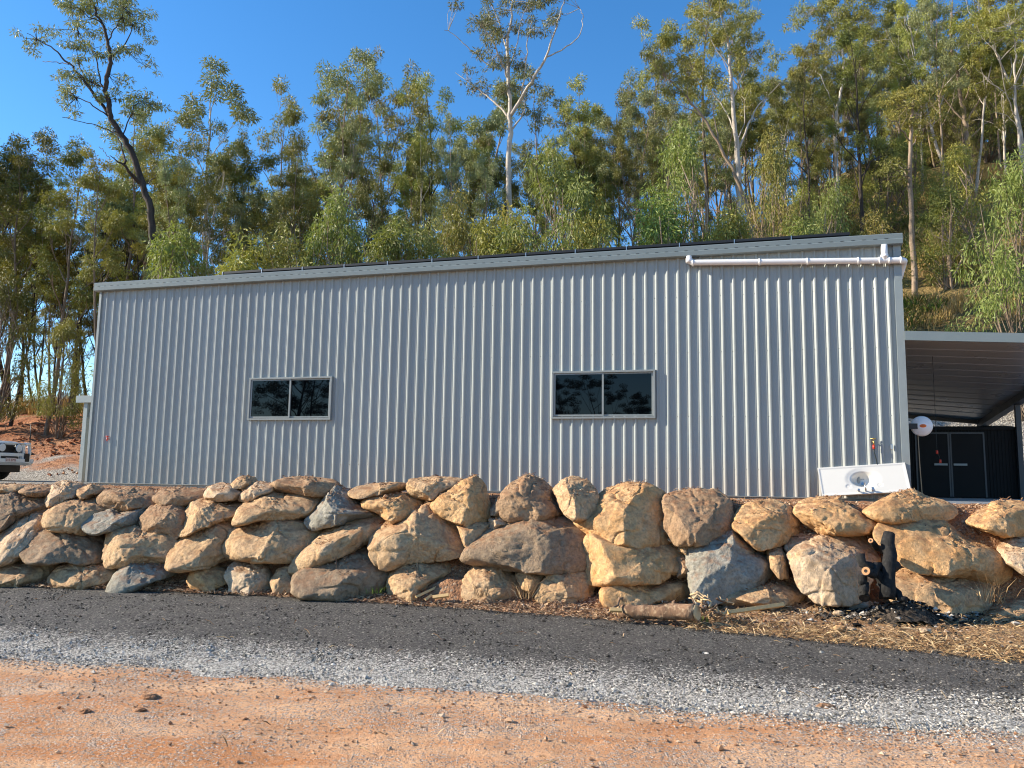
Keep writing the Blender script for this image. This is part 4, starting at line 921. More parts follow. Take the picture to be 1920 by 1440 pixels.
def protos():
    for k, a in {
        'g0': dict(seed=3, spread=3.0, first=.42, nl=9), 'g1': dict(seed=8, spread=2.4, first=.5, nl=8, tr=.36), 'g2': dict(seed=21, spread=3.4, first=.35, nl=10, lean=.12), 'g3': dict(seed=34, spread=2.2, first=.55, nl=8, lean=.08, tr=.36),
        'g4': dict(seed=45, spread=3.0, first=.3, nl=10, double=True, trunk_r=.11), 'g5': dict(seed=52, spread=3.6, first=.5, nl=9, elev=.8, tr=.42, tn=150), 'g6': dict(seed=66, spread=2.7, first=.3, nl=12, tn=115), 'g7': dict(seed=71, spread=2.0, first=.45, nl=10, tr=.34, tn=120, trunk_r=.09)}.items():
        PROTO[k] = gum_proto(**a)
    for k, a in {'b0': dict(seed=5, h=6, w=1.8), 'b1': dict(seed=6, h=6, w=2.3, taper=.6), 'b2': dict(seed=7, h=6, w=1.4, taper=.9), 'b3': dict(seed=9, h=6, w=2.0, taper=.8, tn=85)}.items(): PROTO[k] = bush_proto(**a)
protos()
MESH = {}
def proto_mesh(key, bark, leaf):
    kk = (key, bark, leaf)
    if kk not in MESH:
        (tv, tf), (lv, lf) = PROTO[key]; a = mesh_np('trunk', tv, tf, BARK[bark], smooth=True); c = mesh_np('crown', lv, lf, LEAF[leaf]); MESH[kk] = (a.data, c.data)
        bpy.data.objects.remove(a); bpy.data.objects.remove(c)
    return MESH[kk]
def tree(name, key, bark, leaf, X, Y, top, label, group, rz=0, sw=1.0, cat='tree', zbase=None):
    zb_ = hz(X, Y) if zbase is None else zbase; z1 = top; h0 = 12 if key[0] == 'g' else 6; s = (z1 - zb_) / h0
    e = empty(name, (X, Y, zb_ - .05), label, cat, group, rz); sx = s * sw; e.scale = (sx, sx, s)
    a, c = proto_mesh(key, bark, leaf)
    for nm, me in (('trunk', a), ('crown', c)): o = bpy.data.objects.new(nm, me); COL.objects.link(o); o.parent = e
    return e
def ztop(px, py, Y): return at_Y(px, py, Y)[2]
def tree_px(name, key, bark, leaf, px, pytop, Y, label, group, rz=0, sw=1.0, cat='tree'):
    X = at_Y(px, pytop, Y)[0]; return tree(name, key, bark, leaf, X, Y, ztop(px, pytop, Y), label, group, rz, sw, cat)

# traced trees: branch lines keep the photo's shape but spread in depth
def traced(name, label, Y, bark, leaf, trunk, branches, tufts, seed, scale, ox, r0=.2, tn=230, ln=.16, wd=.036, group=None):
    rg = np.random.default_rng(seed)
    def W(x, y, dy=0): return at_Y(ox + x / scale, y / scale, Y + dy)
    def sm(P, k=4):
        P = np.array(P); t = np.arange(len(P)); tt = np.linspace(0, len(P) - 1, (len(P) - 1) * k + 1); out = np.stack([np.interp(tt, t, P[:, q]) for q in range(3)], 1)
        o2 = out.copy(); o2[1:-1] = (out[:-2] + 2 * out[1:-1] + out[2:]) / 4; return o2 + np.concatenate([[[0, 0, 0]], rg.normal(size=(len(out) - 2, 3)) * .025, [[0, 0, 0]]])
    base = W(*trunk[0]); zb_ = hz(base[0], base[1]); tp = [np.array([base[0], base[1], min(zb_ - .4, base[2] - .1)])] + [W(*p) for p in trunk]
    TP = sm(tp); f = np.linspace(0, 1, len(TP)); out = [(TP, r0 * (1 - f) ** .7 + .02)]; ends = [TP[len(TP) // 3:]]
    for bpts, br in branches:
        dy = rg.normal() * 1.3; n = len(bpts); Q = sm([W(x, y, dy * q / max(n - 1, 1)) for q, (x, y) in enumerate(bpts)]); out.append((Q, np.linspace(br * .62, .010, len(Q)))); ends.append(Q[len(Q) // 3:])
    allp = np.concatenate(ends); C, Rr = [], []
    for x, y, r in tufts:
        a = W(x, y); i = np.argmin(np.hypot(allp[:, 0] - a[0], allp[:, 2] - a[2])); src = allp[i]; Rw = r / scale / FPX * Y
        for q in range(5):
            c = a + rg.normal(size=3) * Rw * np.array([.62, .8, .42]); c[1] += src[1] - a[1]
            C.append(c); Rr.append(Rw * rg.uniform(.38, .68)); mid = (src + c) / 2 + rg.normal(size=3) * .12; mid[2] -= .08
            out.append((np.array([src, mid, c]), np.array([.011, .008, .004])))
    V, F = leaves_np(rg, np.array(C), np.array(Rr), np.maximum((1.35 * tn * (np.array(Rr) / .5) ** 2).astype(int), 14), ln, wd, .7)
    o = np.array([base[0], base[1], zb_]); e = empty(name, o, label, 'tree', group); v, f_ = tubes_np(out, 7)
    mesh_np('trunk', v - o, f_, BARK[bark], e, smooth=True); mesh_np('crown', V - o, F, LEAF[leaf], e)
    return e
traced('gum_tree', 'tall leaning gum with a black trunk and sparse crown against the sky at the left', 27, 'dark', 'grey',
 [(790,1400),(780,1345),(740,1180),(730,1000),(680,880),(640,740),(590,650),(540,580),(520,500),(505,420),(525,330),(530,275),(520,200),(500,120),(460,60),(440,-20)],
 [([(540,580),(450,450),(390,370),(330,310),(280,250),(200,200),(130,160)],.10), ([(330,310),(270,300),(205,295)],.03), ([(500,430),(480,370),(470,290),(440,220),(380,180),(370,100)],.05), ([(530,275),(600,230),(640,140),(620,60)],.05),
  ([(520,560),(450,510),(370,470),(280,420)],.045), ([(590,650),(560,640),(480,610),(400,590),(300,565)],.035), ([(670,880),(600,800),(530,750)],.12), ([(530,765),(505,735),(478,708)],.02), ([(590,660),(620,570),(660,500),(720,470)],.04), ([(600,790),(600,740),(560,650),(545,620)],.07),
  ([(505,420),(440,400),(380,330),(370,220)],.05), ([(520,200),(560,120),(600,40)],.04), ([(500,120),(430,80),(340,20)],.04), ([(690,900),(740,860),(780,800)],.03)],
 [(110,160,50),(160,120,45),(225,90,50),(260,30,55),(300,130,45),(330,0,60),(400,20,70),(480,40,60),(560,30,70),(640,20,60),(672,90,42),(600,100,42),(420,100,50),(400,180,50),(450,215,42),(520,240,42),(580,210,38),(640,200,42),(680,262,36),(270,195,42),(330,350,52),(400,335,48),(290,420,50),(350,392,48),(560,370,40),(600,400,48),(660,440,52),(712,462,42),(540,470,42),(600,500,48),(640,545,36),(480,475,38),(335,505,38),(415,550,30),(310,450,40),(350,-80,70),(480,-90,80),(580,-60,70)], 5, 2.572, 0, .125)
traced('gum_tree', 'tall white trunked gum rising highest behind the middle of the shed roof', 31, 'white', 'grey',
 [(800,1290),(815,980),(805,800),(815,640),(812,540),(808,400),(800,200),(820,80),(830,-60)],
 [([(815,560),(870,470),(930,370),(990,270),(1030,150),(1060,60),(1080,-40)],.13), ([(990,275),(1080,230),(1160,165),(1165,80),(1150,40)],.05), ([(820,630),(880,550),(885,490)],.07), ([(800,560),(740,490),(660,430),(550,350)],.08), ([(804,380),(770,290),(730,190),(670,110),(620,60)],.07),
  ([(730,330),(650,260),(600,220),(540,160),(495,145)],.04), ([(870,470),(890,300),(900,200),(920,100)],.06), ([(800,250),(760,100),(720,20)],.05), ([(805,340),(850,200),(880,60)],.05)],
 [(560,15,36),(680,30,50),(740,60,50),(700,95,42),(800,40,50),(880,30,60),(960,20,60),(1020,60,50),(1092,112,44),(1050,85,50),(980,120,50),(900,120,42),(830,130,42),(760,160,42),(690,205,42),(720,262,46),(655,262,38),(800,280,50),(860,300,50),(920,225,46),(980,205,42),(740,340,46),(690,385,42),(820,400,46),(880,420,42),(930,440,38),(760,430,46),(640,385,42),(600,300,34),(700,-60,60),(820,-80,70),(940,-80,70),(1050,-50,60)], 6, 2.572, 640, .125)
traced('gum_tree', 'pale double trunked gum standing above the white drain pipe, leaning stem beside it', 33, 'white', 'olive',
 [(275,1060),(270,850),(265,720),(258,640),(240,480),(230,330),(220,180),(180,60)],
 [([(270,720),(330,560),(380,490),(470,400)],.09), ([(258,640),(200,520),(120,420),(60,330)],.06), ([(240,480),(300,330),(320,180)],.05), ([(230,330),(150,220),(100,120)],.05), ([(262,690),(300,600),(300,480)],.05)],
 [(60,60,55),(120,30,60),(200,30,60),(60,180,60),(120,140,55),(180,200,55),(240,120,60),(300,60,60),(320,170,60),(60,300,55),(150,300,55),(230,270,55),(300,300,55),(380,330,55),(440,400,50),(360,430,50),(120,420,45),(200,400,45),(30,240,50),(90,240,50),(280,220,55),(400,230,50)], 7, 2.572, 1280, .125)
traced('gum_tree', 'slanting pale stemmed gum leaning left across the double trunked one', 31, 'tan', 'olive',
 [(330,1080),(305,980),(240,820),(170,680),(90,560),(0,440),(-80,380)], [([(170,680),(150,560),(160,430)],.05), ([(90,560),(30,520),(-60,500)],.04), ([(20,460),(30,360),(60,300)],.04)],
 [(-60,370,50),(-90,300,50),(0,320,50),(60,380,45),(-40,440,45),(-110,420,50),(-60,240,55),(20,250,50),(120,480,35),(-130,340,45),(-150,250,50)], 8, 2.572, 1280, .075)
traced('gum_tree', 'slender white gum with a straight stem above the right end of the gutter', 36, 'white', 'olive',
 [(750,1010),(745,880),(735,700),(740,540),(770,420),(780,300),(760,180),(740,60)], [([(745,560),(700,450),(650,340),(600,260)],.05), ([(780,330),(830,250),(880,180),(930,100)],.05), ([(760,200),(700,100),(640,40)],.04), ([(770,420),(820,360),(860,320)],.03)],
 [(540,90,60),(600,60,60),(680,60,65),(750,30,60),(700,130,60),(780,110,55),(640,170,55),(560,160,55),(610,260,50),(830,200,50),(900,130,50),(960,70,55),(860,60,55),(740,230,50),(680,280,50),(820,300,45)], 9, 2.572, 1280, .085)
traced('gum_tree', 'straight brown stemmed gum just right of the shed corner with layered yellow green crown', 29, 'tan', 'olive',
 [(1112,1225),(1105,1100),(1095,900),(1095,720),(1100,600),(1110,480),(1130,430)], [([(1095,720),(1140,640),(1190,600)],.05), ([(1095,680),(1040,600),(980,560)],.05), ([(1100,600),(1150,520),(1210,480)],.04), ([(1095,860),(1050,800),(1000,780)],.04)],
 [(1080,450,60),(1150,440,60),(1210,480,55),(1020,500,55),(960,500,50),(1100,520,55),(1180,560,50),(1250,530,45),(1000,580,45),(1060,590,45),(1010,800,45),(960,830,40),(1040,850,40),(1130,640,40),(1220,620,40)], 10, 2.572, 1280, .10)
traced('gum_tree', 'tall spreading gum with forked pale limbs at the upper right', 38, 'tan', 'dark',
 [(1370,760),(1372,680),(1362,580),(1340,480),(1330,380),(1300,260),(1290,120),(1300,0)], [([(1362,600),(1300,520),(1230,440),(1190,400)],.08), ([(1362,600),(1420,500),(1470,400),(1500,300)],.08), ([(1350,520),(1390,400),(1400,280),(1380,160)],.07), ([(1372,680),(1450,600),(1540,560)],.05)],
 [(1200,330,60),(1260,260,65),(1330,240,65),(1400,240,65),(1470,270,65),(1520,330,60),(1540,400,55),(1220,400,50),(1290,340,55),(1380,330,55),(1450,350,55),(1250,180,60),(1350,150,60),(1440,170,60),(1180,250,55),(1540,560,45),(1180,460,45),(1480,450,50),(1300,60,60),(1400,80,60)], 12, 2.572, 1280, .13)
traced('gum_tree', 'slender pale gum at the right picture edge with a long bare stem', 34, 'white', 'olive',
 [(1660,1100),(1645,880),(1625,700),(1605,520),(1600,380),(1605,240),(1580,120)], [([(1605,560),(1560,450),(1530,300),(1500,200)],.04), ([(1602,400),(1640,280),(1680,180)],.04), ([(1615,620),(1570,560),(1500,540)],.03)],
 [(1480,110,60),(1540,70,60),(1600,60,60),(1660,60,60),(1460,180,50),(1530,180,50),(1600,170,50),(1650,200,50),(1700,140,50),(1560,270,40),(1640,300,40),(1590,430,40),(1540,400,36),(1650,420,36)], 13, 2.572, 1280, .07)

# free standing gums, one line each: kind, bark, leaf, x, top y, distance, turn, width, label
GA = 'gum trees rising behind the shed'
T_ = [
 ('g4','brown','dark', -25, 205, 33, .3, .9, 'gum crown reaching in from beyond the left picture edge'),
 ('g0','brown','dark', 28, 272, 33, 1.1, .95, 'dark gum farthest left above the parked car'),
 ('g2','dark','dark', 78, 262, 36, 2.0, .9, 'dark gum second from the left with a rounded top'),
 ('g6','brown','dark', 128, 300, 31, 2.9, .9, 'bushy dark gum with yellow green flecks above the left awning'),
 ('g5','dark','olive', 178, 290, 35, .6, .85, 'broad gum with dark stem left of the leaning black gum'),
 ('g1','dark','dark', 52, 400, 33, 4.0, .9, 'lower dark tree with a black stem above the parked car'),
 ('g3','brown','olive', 225, 330, 29, 5.1, .85, 'gum leaning over the left end of the roof'),
 ('g7','brown','grey', 262, 225, 34, 3.3, 1.0, 'airy grey green gum just right of the leaning black gum'),
 ('g0','tan','olive', 318, 232, 36, 4.4, .8, 'thin topped gum left of the tall pale stemmed one'),
 ('g7','white','grey', 402, 148, 33, 1.9, 1.1, 'tall pale stemmed gum over the left third of the roof'),
 ('g1','brown','olive', 365, 300, 30, .2, .9, 'mid height gum at the foot of the tall pale stemmed one'),
 ('g3','brown','dark', 475, 262, 34, 2.5, .8, 'small dark topped gum in the dip right of the tall pale stemmed one'),
 ('g6','tan','olive', 548, 195, 35, 5.6, .75, 'gum with a bare twiggy top left of the broad olive crowns'),
 ('g2','tan','grey', 612, 160, 33, 3.9, .8, 'broad olive gum above the left window'),
 ('g4','brown','dark', 568, 300, 29, 1.4, .8, 'dark double stemmed gum low above the left window'),
 ('g1','tan','olive', 668, 205, 37, .9, .9, 'narrow gum filling the right side of the broad olive one'),
 ('g5','brown','olive', 745, 128, 35, 2.2, .65, 'gum with a high left hand tip between the two windows'),
 ('g6','dark','dark', 705, 290, 29, 4.9, .75, 'dense dark gum below the high tip'),
 ('g0','dark','olive', 812, 142, 36, 3.0, .75, 'olive gum with a dark straight stem left of the tall white gum'),
 ('g3','tan','grey', 872, 150, 39, .4, .85, 'gum close behind the tall white gum on its left'),
 ('g2','brown','dark', 880, 300, 34, 5.3, .7, 'dark gum low behind the tall white gum'),
 ('g7','tan','grey', 1008, 160, 40, 2.7, .9, 'thin gum just right of the tall white gum'),
 ('g1','brown','olive', 1072, 162, 36, 3.6, .8, 'gum with a pointed pale top right of the tall white gum'),
 ('g4','dark','dark', 1110, 230, 34, .1, .7, 'dark multi stemmed gum over the right window'),
 ('g0','brown','dark', 1145, 180, 38, 1.7, .7, 'round topped dark gum at the edge of the open sky'),
 ('g6','brown','olive', 1225, 60, 37, 4.2, .65, 'tall gum where the high wood on the right begins'),
 ('g5','brown','dark', 1190, 250, 33, 2.4, .6, 'dark spreading gum left of the bright green young tree'),
 ('g3','brown','olive', 1318, -15, 42, 5.0, .8, 'gum touching the top of the picture above the double trunked one'),
 ('g2','tan','grey', 1420, -10, 44, 1.0, .6, 'grey green gum touching the top edge, second in the high wood'),
 ('g7','brown','dark', 1395, 120, 37, 3.4, .9, 'dark gum behind the yellowing young tree'),
 ('g0','dark','dark', 1490, 100, 35, .7, .7, 'dark gum with a black stem beside the slender white gum'),
 ('g6','white','olive', 1555, 5, 44, 2.1, .7, 'pale barked gum rising behind the slender white gum'),
 ('g4','dark','dark', 1610, 180, 37, 4.6, .7, 'cluster of dark stems in the shade above the roof corner'),
 ('g1','tan','olive', 1640, -10, 43, 5.8, .9, 'olive gum touching the top edge above the shed corner'),
 ('g5','brown','olive', 1715, 10, 44, 1.5, .6, 'wide gum touching the top edge right of the shed corner'),
 ('g3','brown','grey', 1795, 20, 47, .5, .8, 'grey topped gum behind the spreading forked one'),
 ('g2','brown','dark', 1700, 210, 40, 3.1, .6, 'dark gum deep in the wood right of the shed corner'),
 ('g7','tan','olive', 1858, 30, 42, 2.8, .9, 'tall thin gum near the right picture edge'),
 ('g0','dark','dark', 1925, 130, 38, 4.1, .7, 'dark gum cut by the right picture edge'),
 ('g6','brown','dark', 1800, 200, 36, 1.2, .6, 'dark gum behind the yellow topped young tree'),
]
for key, bk, lf, px, py, Y, rz, sw, lab in T_: tree_px('gum_tree', key, bk, lf, px, py, Y, lab, GA, rz, sw)
GB = 'leafy young trees and wattles behind the shed'
B_ = [
 ('b1','tan','bright', 1035, 285, 24.5, .3, .70, 'bright green young tree with a pointed top right of the tall white gum'),
 ('b0','tan','bright', 1283, 238, 25.5, 1.2, .62, 'tall bright green young tree left of the slanting stem'),
 ('b2','tan','bright', 1230, 350, 24.5, 2.2, .95, 'lower green shrub against the tall bright green one'),
 ('b3','tan','bright', 632, 370, 25, 3.1, .62, 'yellow green young tree above the roof right of the left window'),
 ('b0','tan','bright', 735, 415, 24, 4.0, .8, 'low bright shrub above the roof between the windows'),
 ('b1','tan','olive', 800, 430, 24, .9, .7, 'dull green shrub above the roof left of the golden one'),
 ('b3','tan','gold', 862, 372, 26, 1.8, .6, 'golden leafed young tree left of the tall white trunk'),
 ('b2','tan','gold', 955, 385, 25, 2.9, .8, 'orange gold shrub at the foot of the tall white trunk'),
 ('b0','tan','olive', 905, 410, 25, 5.0, .7, 'olive shrub between the two golden ones'),
 ('b1','tan','olive', 1120, 390, 24, 3.7, .7, 'olive shrub above the roof over the right window'),
 ('b3','tan','gold', 1442, 262, 28, 4.5, .55, 'tall yellowing young tree above the drain pipe'),
 ('b0','tan','olive', 1375, 390, 25, .5, .8, 'green shrub low above the drain pipe'),
 ('b2','tan','bright', 1500, 400, 24, 1.5, 1.0, 'feathery shrub above the drain pipe right of the yellowing tree'),
 ('b1','tan','bright', 1562, 342, 26, 2.5, .55, 'pale green rounded young tree above the right part of the gutter'),
 ('b3','tan','gold', 1635, 410, 24.5, 3.5, .8, 'orange tinged shrub at the right end of the gutter'),
 ('b0','tan','gold', 1800, 272, 30, .8, .9, 'tall young tree with a yellow top right of the shed'),
 ('b2','tan','bright', 1765, 345, 29, 2.0, 1.3, 'green young tree in front of the yellow topped one'),
 ('b1','brown','bright', 1900, 298, 21.5, 1.1, .60, 'large light green wattle with drooping leaves at the right edge'),
 ('b3','tan','bright', 1850, 400, 28.5, 4.3, .62, 'light green wattle spreading low above the carport'),
 ('b2','tan','olive', 470, 440, 25, 5.5, 1.0, 'dull shrub above the roof left of the left window'),
 ('b0','tan','bright', 335, 430, 26, 2.6, .8, 'green shrub above the roof right of the black trunk'),
 ('b1','tan','olive', 540, 440, 25, .4, .8, 'olive shrub above the left window'),
 ('b3','brown','dark', 15, 520, 31, 1.6, .8, 'dark leafy shrub above the parked car'),
 ('b0','brown','olive', 128, 600, 30, 3.3, .8, 'shrub with yellow green leaves at the bank top left of the shed'),
]
for key, bk, lf, px, py, Y, rz, sw, lab in B_: tree_px('young_tree', key, bk, lf, px, py, Y, lab, GB, rz, sw)
# deep rows of slender gums behind the front ones, nothing tells them apart
rg = np.random.default_rng(12); GC = 'slender gums deep in the wood'
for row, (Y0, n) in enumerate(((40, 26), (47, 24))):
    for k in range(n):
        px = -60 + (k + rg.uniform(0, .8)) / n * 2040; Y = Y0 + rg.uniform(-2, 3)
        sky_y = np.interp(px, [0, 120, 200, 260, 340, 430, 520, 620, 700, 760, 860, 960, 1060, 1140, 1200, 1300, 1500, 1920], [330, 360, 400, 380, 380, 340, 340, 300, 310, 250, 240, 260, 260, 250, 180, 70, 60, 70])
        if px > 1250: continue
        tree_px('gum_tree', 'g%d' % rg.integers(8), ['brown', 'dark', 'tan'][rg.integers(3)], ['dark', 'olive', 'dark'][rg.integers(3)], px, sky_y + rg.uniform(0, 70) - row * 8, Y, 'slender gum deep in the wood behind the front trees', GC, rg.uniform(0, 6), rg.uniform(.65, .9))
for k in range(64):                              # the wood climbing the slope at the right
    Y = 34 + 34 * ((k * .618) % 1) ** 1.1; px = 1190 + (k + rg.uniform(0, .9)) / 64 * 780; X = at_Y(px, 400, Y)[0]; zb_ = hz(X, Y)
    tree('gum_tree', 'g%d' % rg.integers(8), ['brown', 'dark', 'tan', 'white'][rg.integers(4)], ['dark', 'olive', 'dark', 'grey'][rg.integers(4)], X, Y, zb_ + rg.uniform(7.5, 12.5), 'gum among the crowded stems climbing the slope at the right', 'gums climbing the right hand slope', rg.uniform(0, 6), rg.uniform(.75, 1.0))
BR = 'shrubs scattered through the wood on the right slope'
for k in range(30):
    px = 1180 + (k + rg.uniform(0, .9)) / 30 * 720; Y = rg.uniform(29, 50); X = at_Y(px, 400, Y)[0]; zb_ = hz(X, Y)
    if 1690 < px and Y < 34: continue
    tree('shrub', 'b%d' % rg.integers(4), 'brown', ['olive', 'dark', 'olive', 'bright'][rg.integers(4)], X, Y, zb_ + rg.uniform(2.2, 5), 'leafy shrub between the stems on the right hand slope', BR, rg.uniform(0, 6), rg.uniform(.7, 1.1), 'shrub')
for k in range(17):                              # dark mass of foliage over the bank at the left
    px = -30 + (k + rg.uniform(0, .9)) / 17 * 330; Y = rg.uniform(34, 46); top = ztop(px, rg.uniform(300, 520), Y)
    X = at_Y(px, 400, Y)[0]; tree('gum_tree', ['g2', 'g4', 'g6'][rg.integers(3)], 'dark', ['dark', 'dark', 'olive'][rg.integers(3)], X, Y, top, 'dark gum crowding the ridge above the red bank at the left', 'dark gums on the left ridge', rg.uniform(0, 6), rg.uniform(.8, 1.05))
for k in range(18):
    px = 1690 + (k + rg.uniform(0, .9)) / 18 * 260; Y = rg.uniform(44, 60); X = at_Y(px, 400, Y)[0]
    tree('shrub', 'b%d' % rg.integers(4), 'brown', ['olive', 'dark'][rg.integers(2)], X, Y, hz(X, Y) + rg.uniform(3.5, 7), 'leafy shrub between the stems on the right hand slope', BR, rg.uniform(0, 6), rg.uniform(.8, 1.2), 'shrub')
for k in range(26):
    px = 330 + (k + rg.uniform(0, .9)) / 26 * 960; Y = rg.uniform(28, 37)
    sky_y = np.interp(px, [330, 430, 520, 620, 700, 760, 860, 960, 1060, 1140, 1200, 1300], [300, 250, 330, 240, 260, 200, 210, 240, 220, 250, 200, 120]) + rg.uniform(0, 110)
    tree_px('gum_tree', ['g7', 'g3', 'g1', 'g6'][rg.integers(4)], ['white', 'tan', 'brown', 'tan', 'dark'][rg.integers(5)], ['olive', 'grey', 'dark'][rg.integers(3)], px, sky_y, Y, 'thin stemmed gum among the many filling the wood above the middle of the roof', 'thin gums filling the wood above the roof', rg.uniform(0, 6), rg.uniform(.5, .75))
# trees across the track, seen only mirrored in the windows
for X, Y, h_, key in ((-17, -28, 9.5, 'g2'), (-22, -30, 7.5, 'g0'), (-12, -31, 6.5, 'g6'), (-27, -26, 8, 'g5'), (-33, -20, 13, 'g4'), (-39, -17, 14, 'g2'), (-44, -14, 13, 'g6'), (-30, -30, 9, 'g0'), (-8, -33, 6, 'g1'), (-36, -24, 12, 'g5'), (-50, -12, 13, 'g0'), (-14, -27, 8, 'g4'), (-19, -25, 8.5, 'g6'), (-25, -32, 9, 'g2'), (-10, -28, 6.5, 'g0'), (-35, -18, 12, 'g6'), (-41, -20, 14, 'g4')):
    tree('gum_tree', key, 'dark', 'mirror', X, Y, h_, 'dark tree across the track mirrored in the shed window', 'trees mirrored in the windows', X, 1.1, zbase=0)

# ================================================================ SMALL STUFF ON THE GROUND
def mat_island(name, stops, rough=.85, bump=True):
    t = NT(name); ri = t.n('NewGeometry').outputs['Random Per Island']; c = t.ramp(ri, stops); n = t.noise(t.pos(), 60, 3)
    return t.fin(t.mix(.25, c, t.mix(n, (.1, .08, .06), (.6, .55, .48)), 'OVERLAY'), rough, 0, .08, t.bump(n, .5, .004) if bump else None)
M['wstone'] = mat_island('pale gravel stones', [(0, (.10, .093, .08)), (.35, (.33, .305, .265)), (.7, (.53, .49, .43)), (1, (.72, .67, .60))])
M['dstone'] = mat_island('dark gravel stones', [(0, (.022, .020, .017)), (.6, (.066, .060, .052)), (.9, (.15, .137, .12)), (1, (.46, .42, .35))])
M['bstone'] = mat_island('brown pebbles', [(0, (.24, .12, .07)), (.4, (.46, .27, .15)), (.7, (.40, .31, .23)), (1, (.66, .50, .34))])
M['litter'] = mat_island('dry leaves and bark chips', [(0, (.10, .055, .035)), (.35, (.26, .14, .08)), (.7, (.46, .28, .16)), (1, (.66, .50, .32))])
M['straw'] = mat_island('dry straw', [(0, (.14, .08, .045)), (.45, (.30, .185, .095)), (.8, (.50, .35, .18)), (1, (.72, .56, .34))])
M['ash'] = mat_island('ash and charcoal', [(0, (.008, .008, .008)), (.55, (.04, .037, .034)), (.75, (.14, .12, .10)), (.9, (.40, .36, .31)), (1, (.6, .56, .5))])
M['grass'] = mat_island('dry hillside grass', [(0, (.30, .23, .08)), (.4, (.54, .39, .16)), (.85, (.70, .50, .24)), (1, (.24, .26, .07))], bump=False)
M['green'] = mat_island('green weeds', [(0, (.10, .16, .03)), (1, (.22, .30, .07))], bump=False)
OCT = np.array([[1, 0, 0], [-1, 0, 0], [0, 1, 0], [0, -1, 0], [0, 0, 1], [0, 0, -1.]]); OF = np.array([[0, 2, 4], [2, 1, 4], [1, 3, 4], [3, 0, 4], [2, 0, 5], [1, 2, 5], [3, 1, 5], [0, 3, 5]])
M['rubble'] = mat_island('red rubble', [(0, (.22, .08, .045)), (.6, (.42, .18, .09)), (.9, (.5, .28, .17)), (1, (.6, .5, .4))])
def stones(name, P, size, mat, label, seed, cat='gravel', sink=.25):
    rg = np.random.default_rng(seed); n = len(P); a = rg.uniform(0, 2 * math.pi, n); sz = size * rg.lognormal(0, .35, n)
    V = OCT[None] * rg.uniform(.55, 1.15, (n, 6, 1)) + rg.normal(size=(n, 6, 3)) * .16; V[:, :, 2] *= .7; V[:, :, 0] *= 1.25
    x = V[:, :, 0] * np.cos(a)[:, None] - V[:, :, 1] * np.sin(a)[:, None]; y = V[:, :, 0] * np.sin(a)[:, None] + V[:, :, 1] * np.cos(a)[:, None]
    V = np.stack([x, y, V[:, :, 2]], -1) * (sz / 2)[:, None, None] + P[:, None]; V[:, :, 2] += (sz * sink)[:, None]
    o = mesh_np(name, V.reshape(-1, 3), (OF[None] + 6 * np.arange(n)[:, None, None]).reshape(-1, 3), mat); return tag(o, label, cat, kind='stuff')
def chips(name, P, ln, wd, mat, label, seed, cat='leaf litter', tilt=.35, lift=.008):
    rg = np.random.default_rng(seed); n = len(P); a = rg.uniform(0, 2 * math.pi, n); D = np.stack([np.cos(a), np.sin(a), rg.normal(size=n) * tilt], 1); D /= np.linalg.norm(D, axis=1, keepdims=True)
    Sd = np.stack([-np.sin(a), np.cos(a), rg.normal(size=n) * tilt], 1); l = (ln * rg.lognormal(0, .45, n))[:, None]; w = (wd * rg.lognormal(0, .3, n))[:, None]
    C = P + np.array([0, 0, 1]) * (lift + np.abs(D[:, 2:3]) * l * .5); cu = np.array([0, 0, 1.]) * l * .10
    V = np.stack([C - D * l / 2, C - Sd * w / 2 + cu, C + D * l / 2, C + Sd * w / 2 + cu], 1); th = np.array([0, 0, -.003]); V = np.concatenate([V, V + th], 1)
    F = np.array([[0, 1, 2, 3], [7, 6, 5, 4], [0, 4, 5, 1], [1, 5, 6, 2], [2, 6, 7, 3], [3, 7, 4, 0]])
    o = mesh_np(name, V.reshape(-1, 3), (F[None] + 8 * np.arange(n)[:, None, None]).reshape(-1, 4), mat); return tag(o, label, cat, kind='stuff')
rg = np.random.default_rng(77)
def xy_band(n, x0, x1, f0, f1, pw=1.0):
    x = rg.uniform(x0, x1, n); t = rg.uniform(0, 1, n) ** pw; lo, hi = f0(x), f1(x); return x, lo + (hi - lo) * t
def road_z(x, y): 
    lo = curve(EDGE_LOW, x); hi = curve(EDGE_TOP, x); t = np.clip((y - lo) / (hi - lo), 0, 1); return .014 + .012 * np.sin(np.pi * t)
cl = lambda x: curve(EDGE_LOW, x); cm = lambda x: curve(EDGE_MID, x); ct = lambda x: curve(EDGE_TOP, x)
x, y = xy_band(34000, -7, 6.5, lambda x: cl(x) - .02, lambda x: cm(x) + .02); y += rg.normal(size=len(x)) * .13 + .12 * fbm(np.stack([x * .8, x * 0, x * 0], 1), 3, 3)
on = (y > cl(x)); z = np.where(on, road_z(x, y), dirt_z(x, y)); stones('pale_gravel', np.stack([x, y, z], 1), .0145, M['wstone'], 'loose pale grey gravel along the near edge of the driveway', 1)
x, y = xy_band(28000, -8, 7, lambda x: cm(x) - .1, lambda x: ct(x) - .05); y += -np.abs(rg.normal(size=len(x))) * .12 * (y < cm(x) + .2); stones('dark_gravel', np.stack([x, y, road_z(x, y)], 1), .0145, M['dstone'], 'dark crushed stone of the driveway surface', 2)
x, y = xy_band(9000, -6, 6, lambda x: x * 0 + 4.0, cl, .8); m_ = fbm(np.stack([x * .9, y * 1.6, x * 0], 1), 31, 4) + rg.normal(size=len(x)) * .5 + (y - cl(x) + .6) * .8 > .05
stones('dirt_pebbles', np.stack([x, y, dirt_z(x, y)], 1)[m_], .013, M['bstone'], 'small pebbles scattered over the orange dirt', 3, 'pebbles')
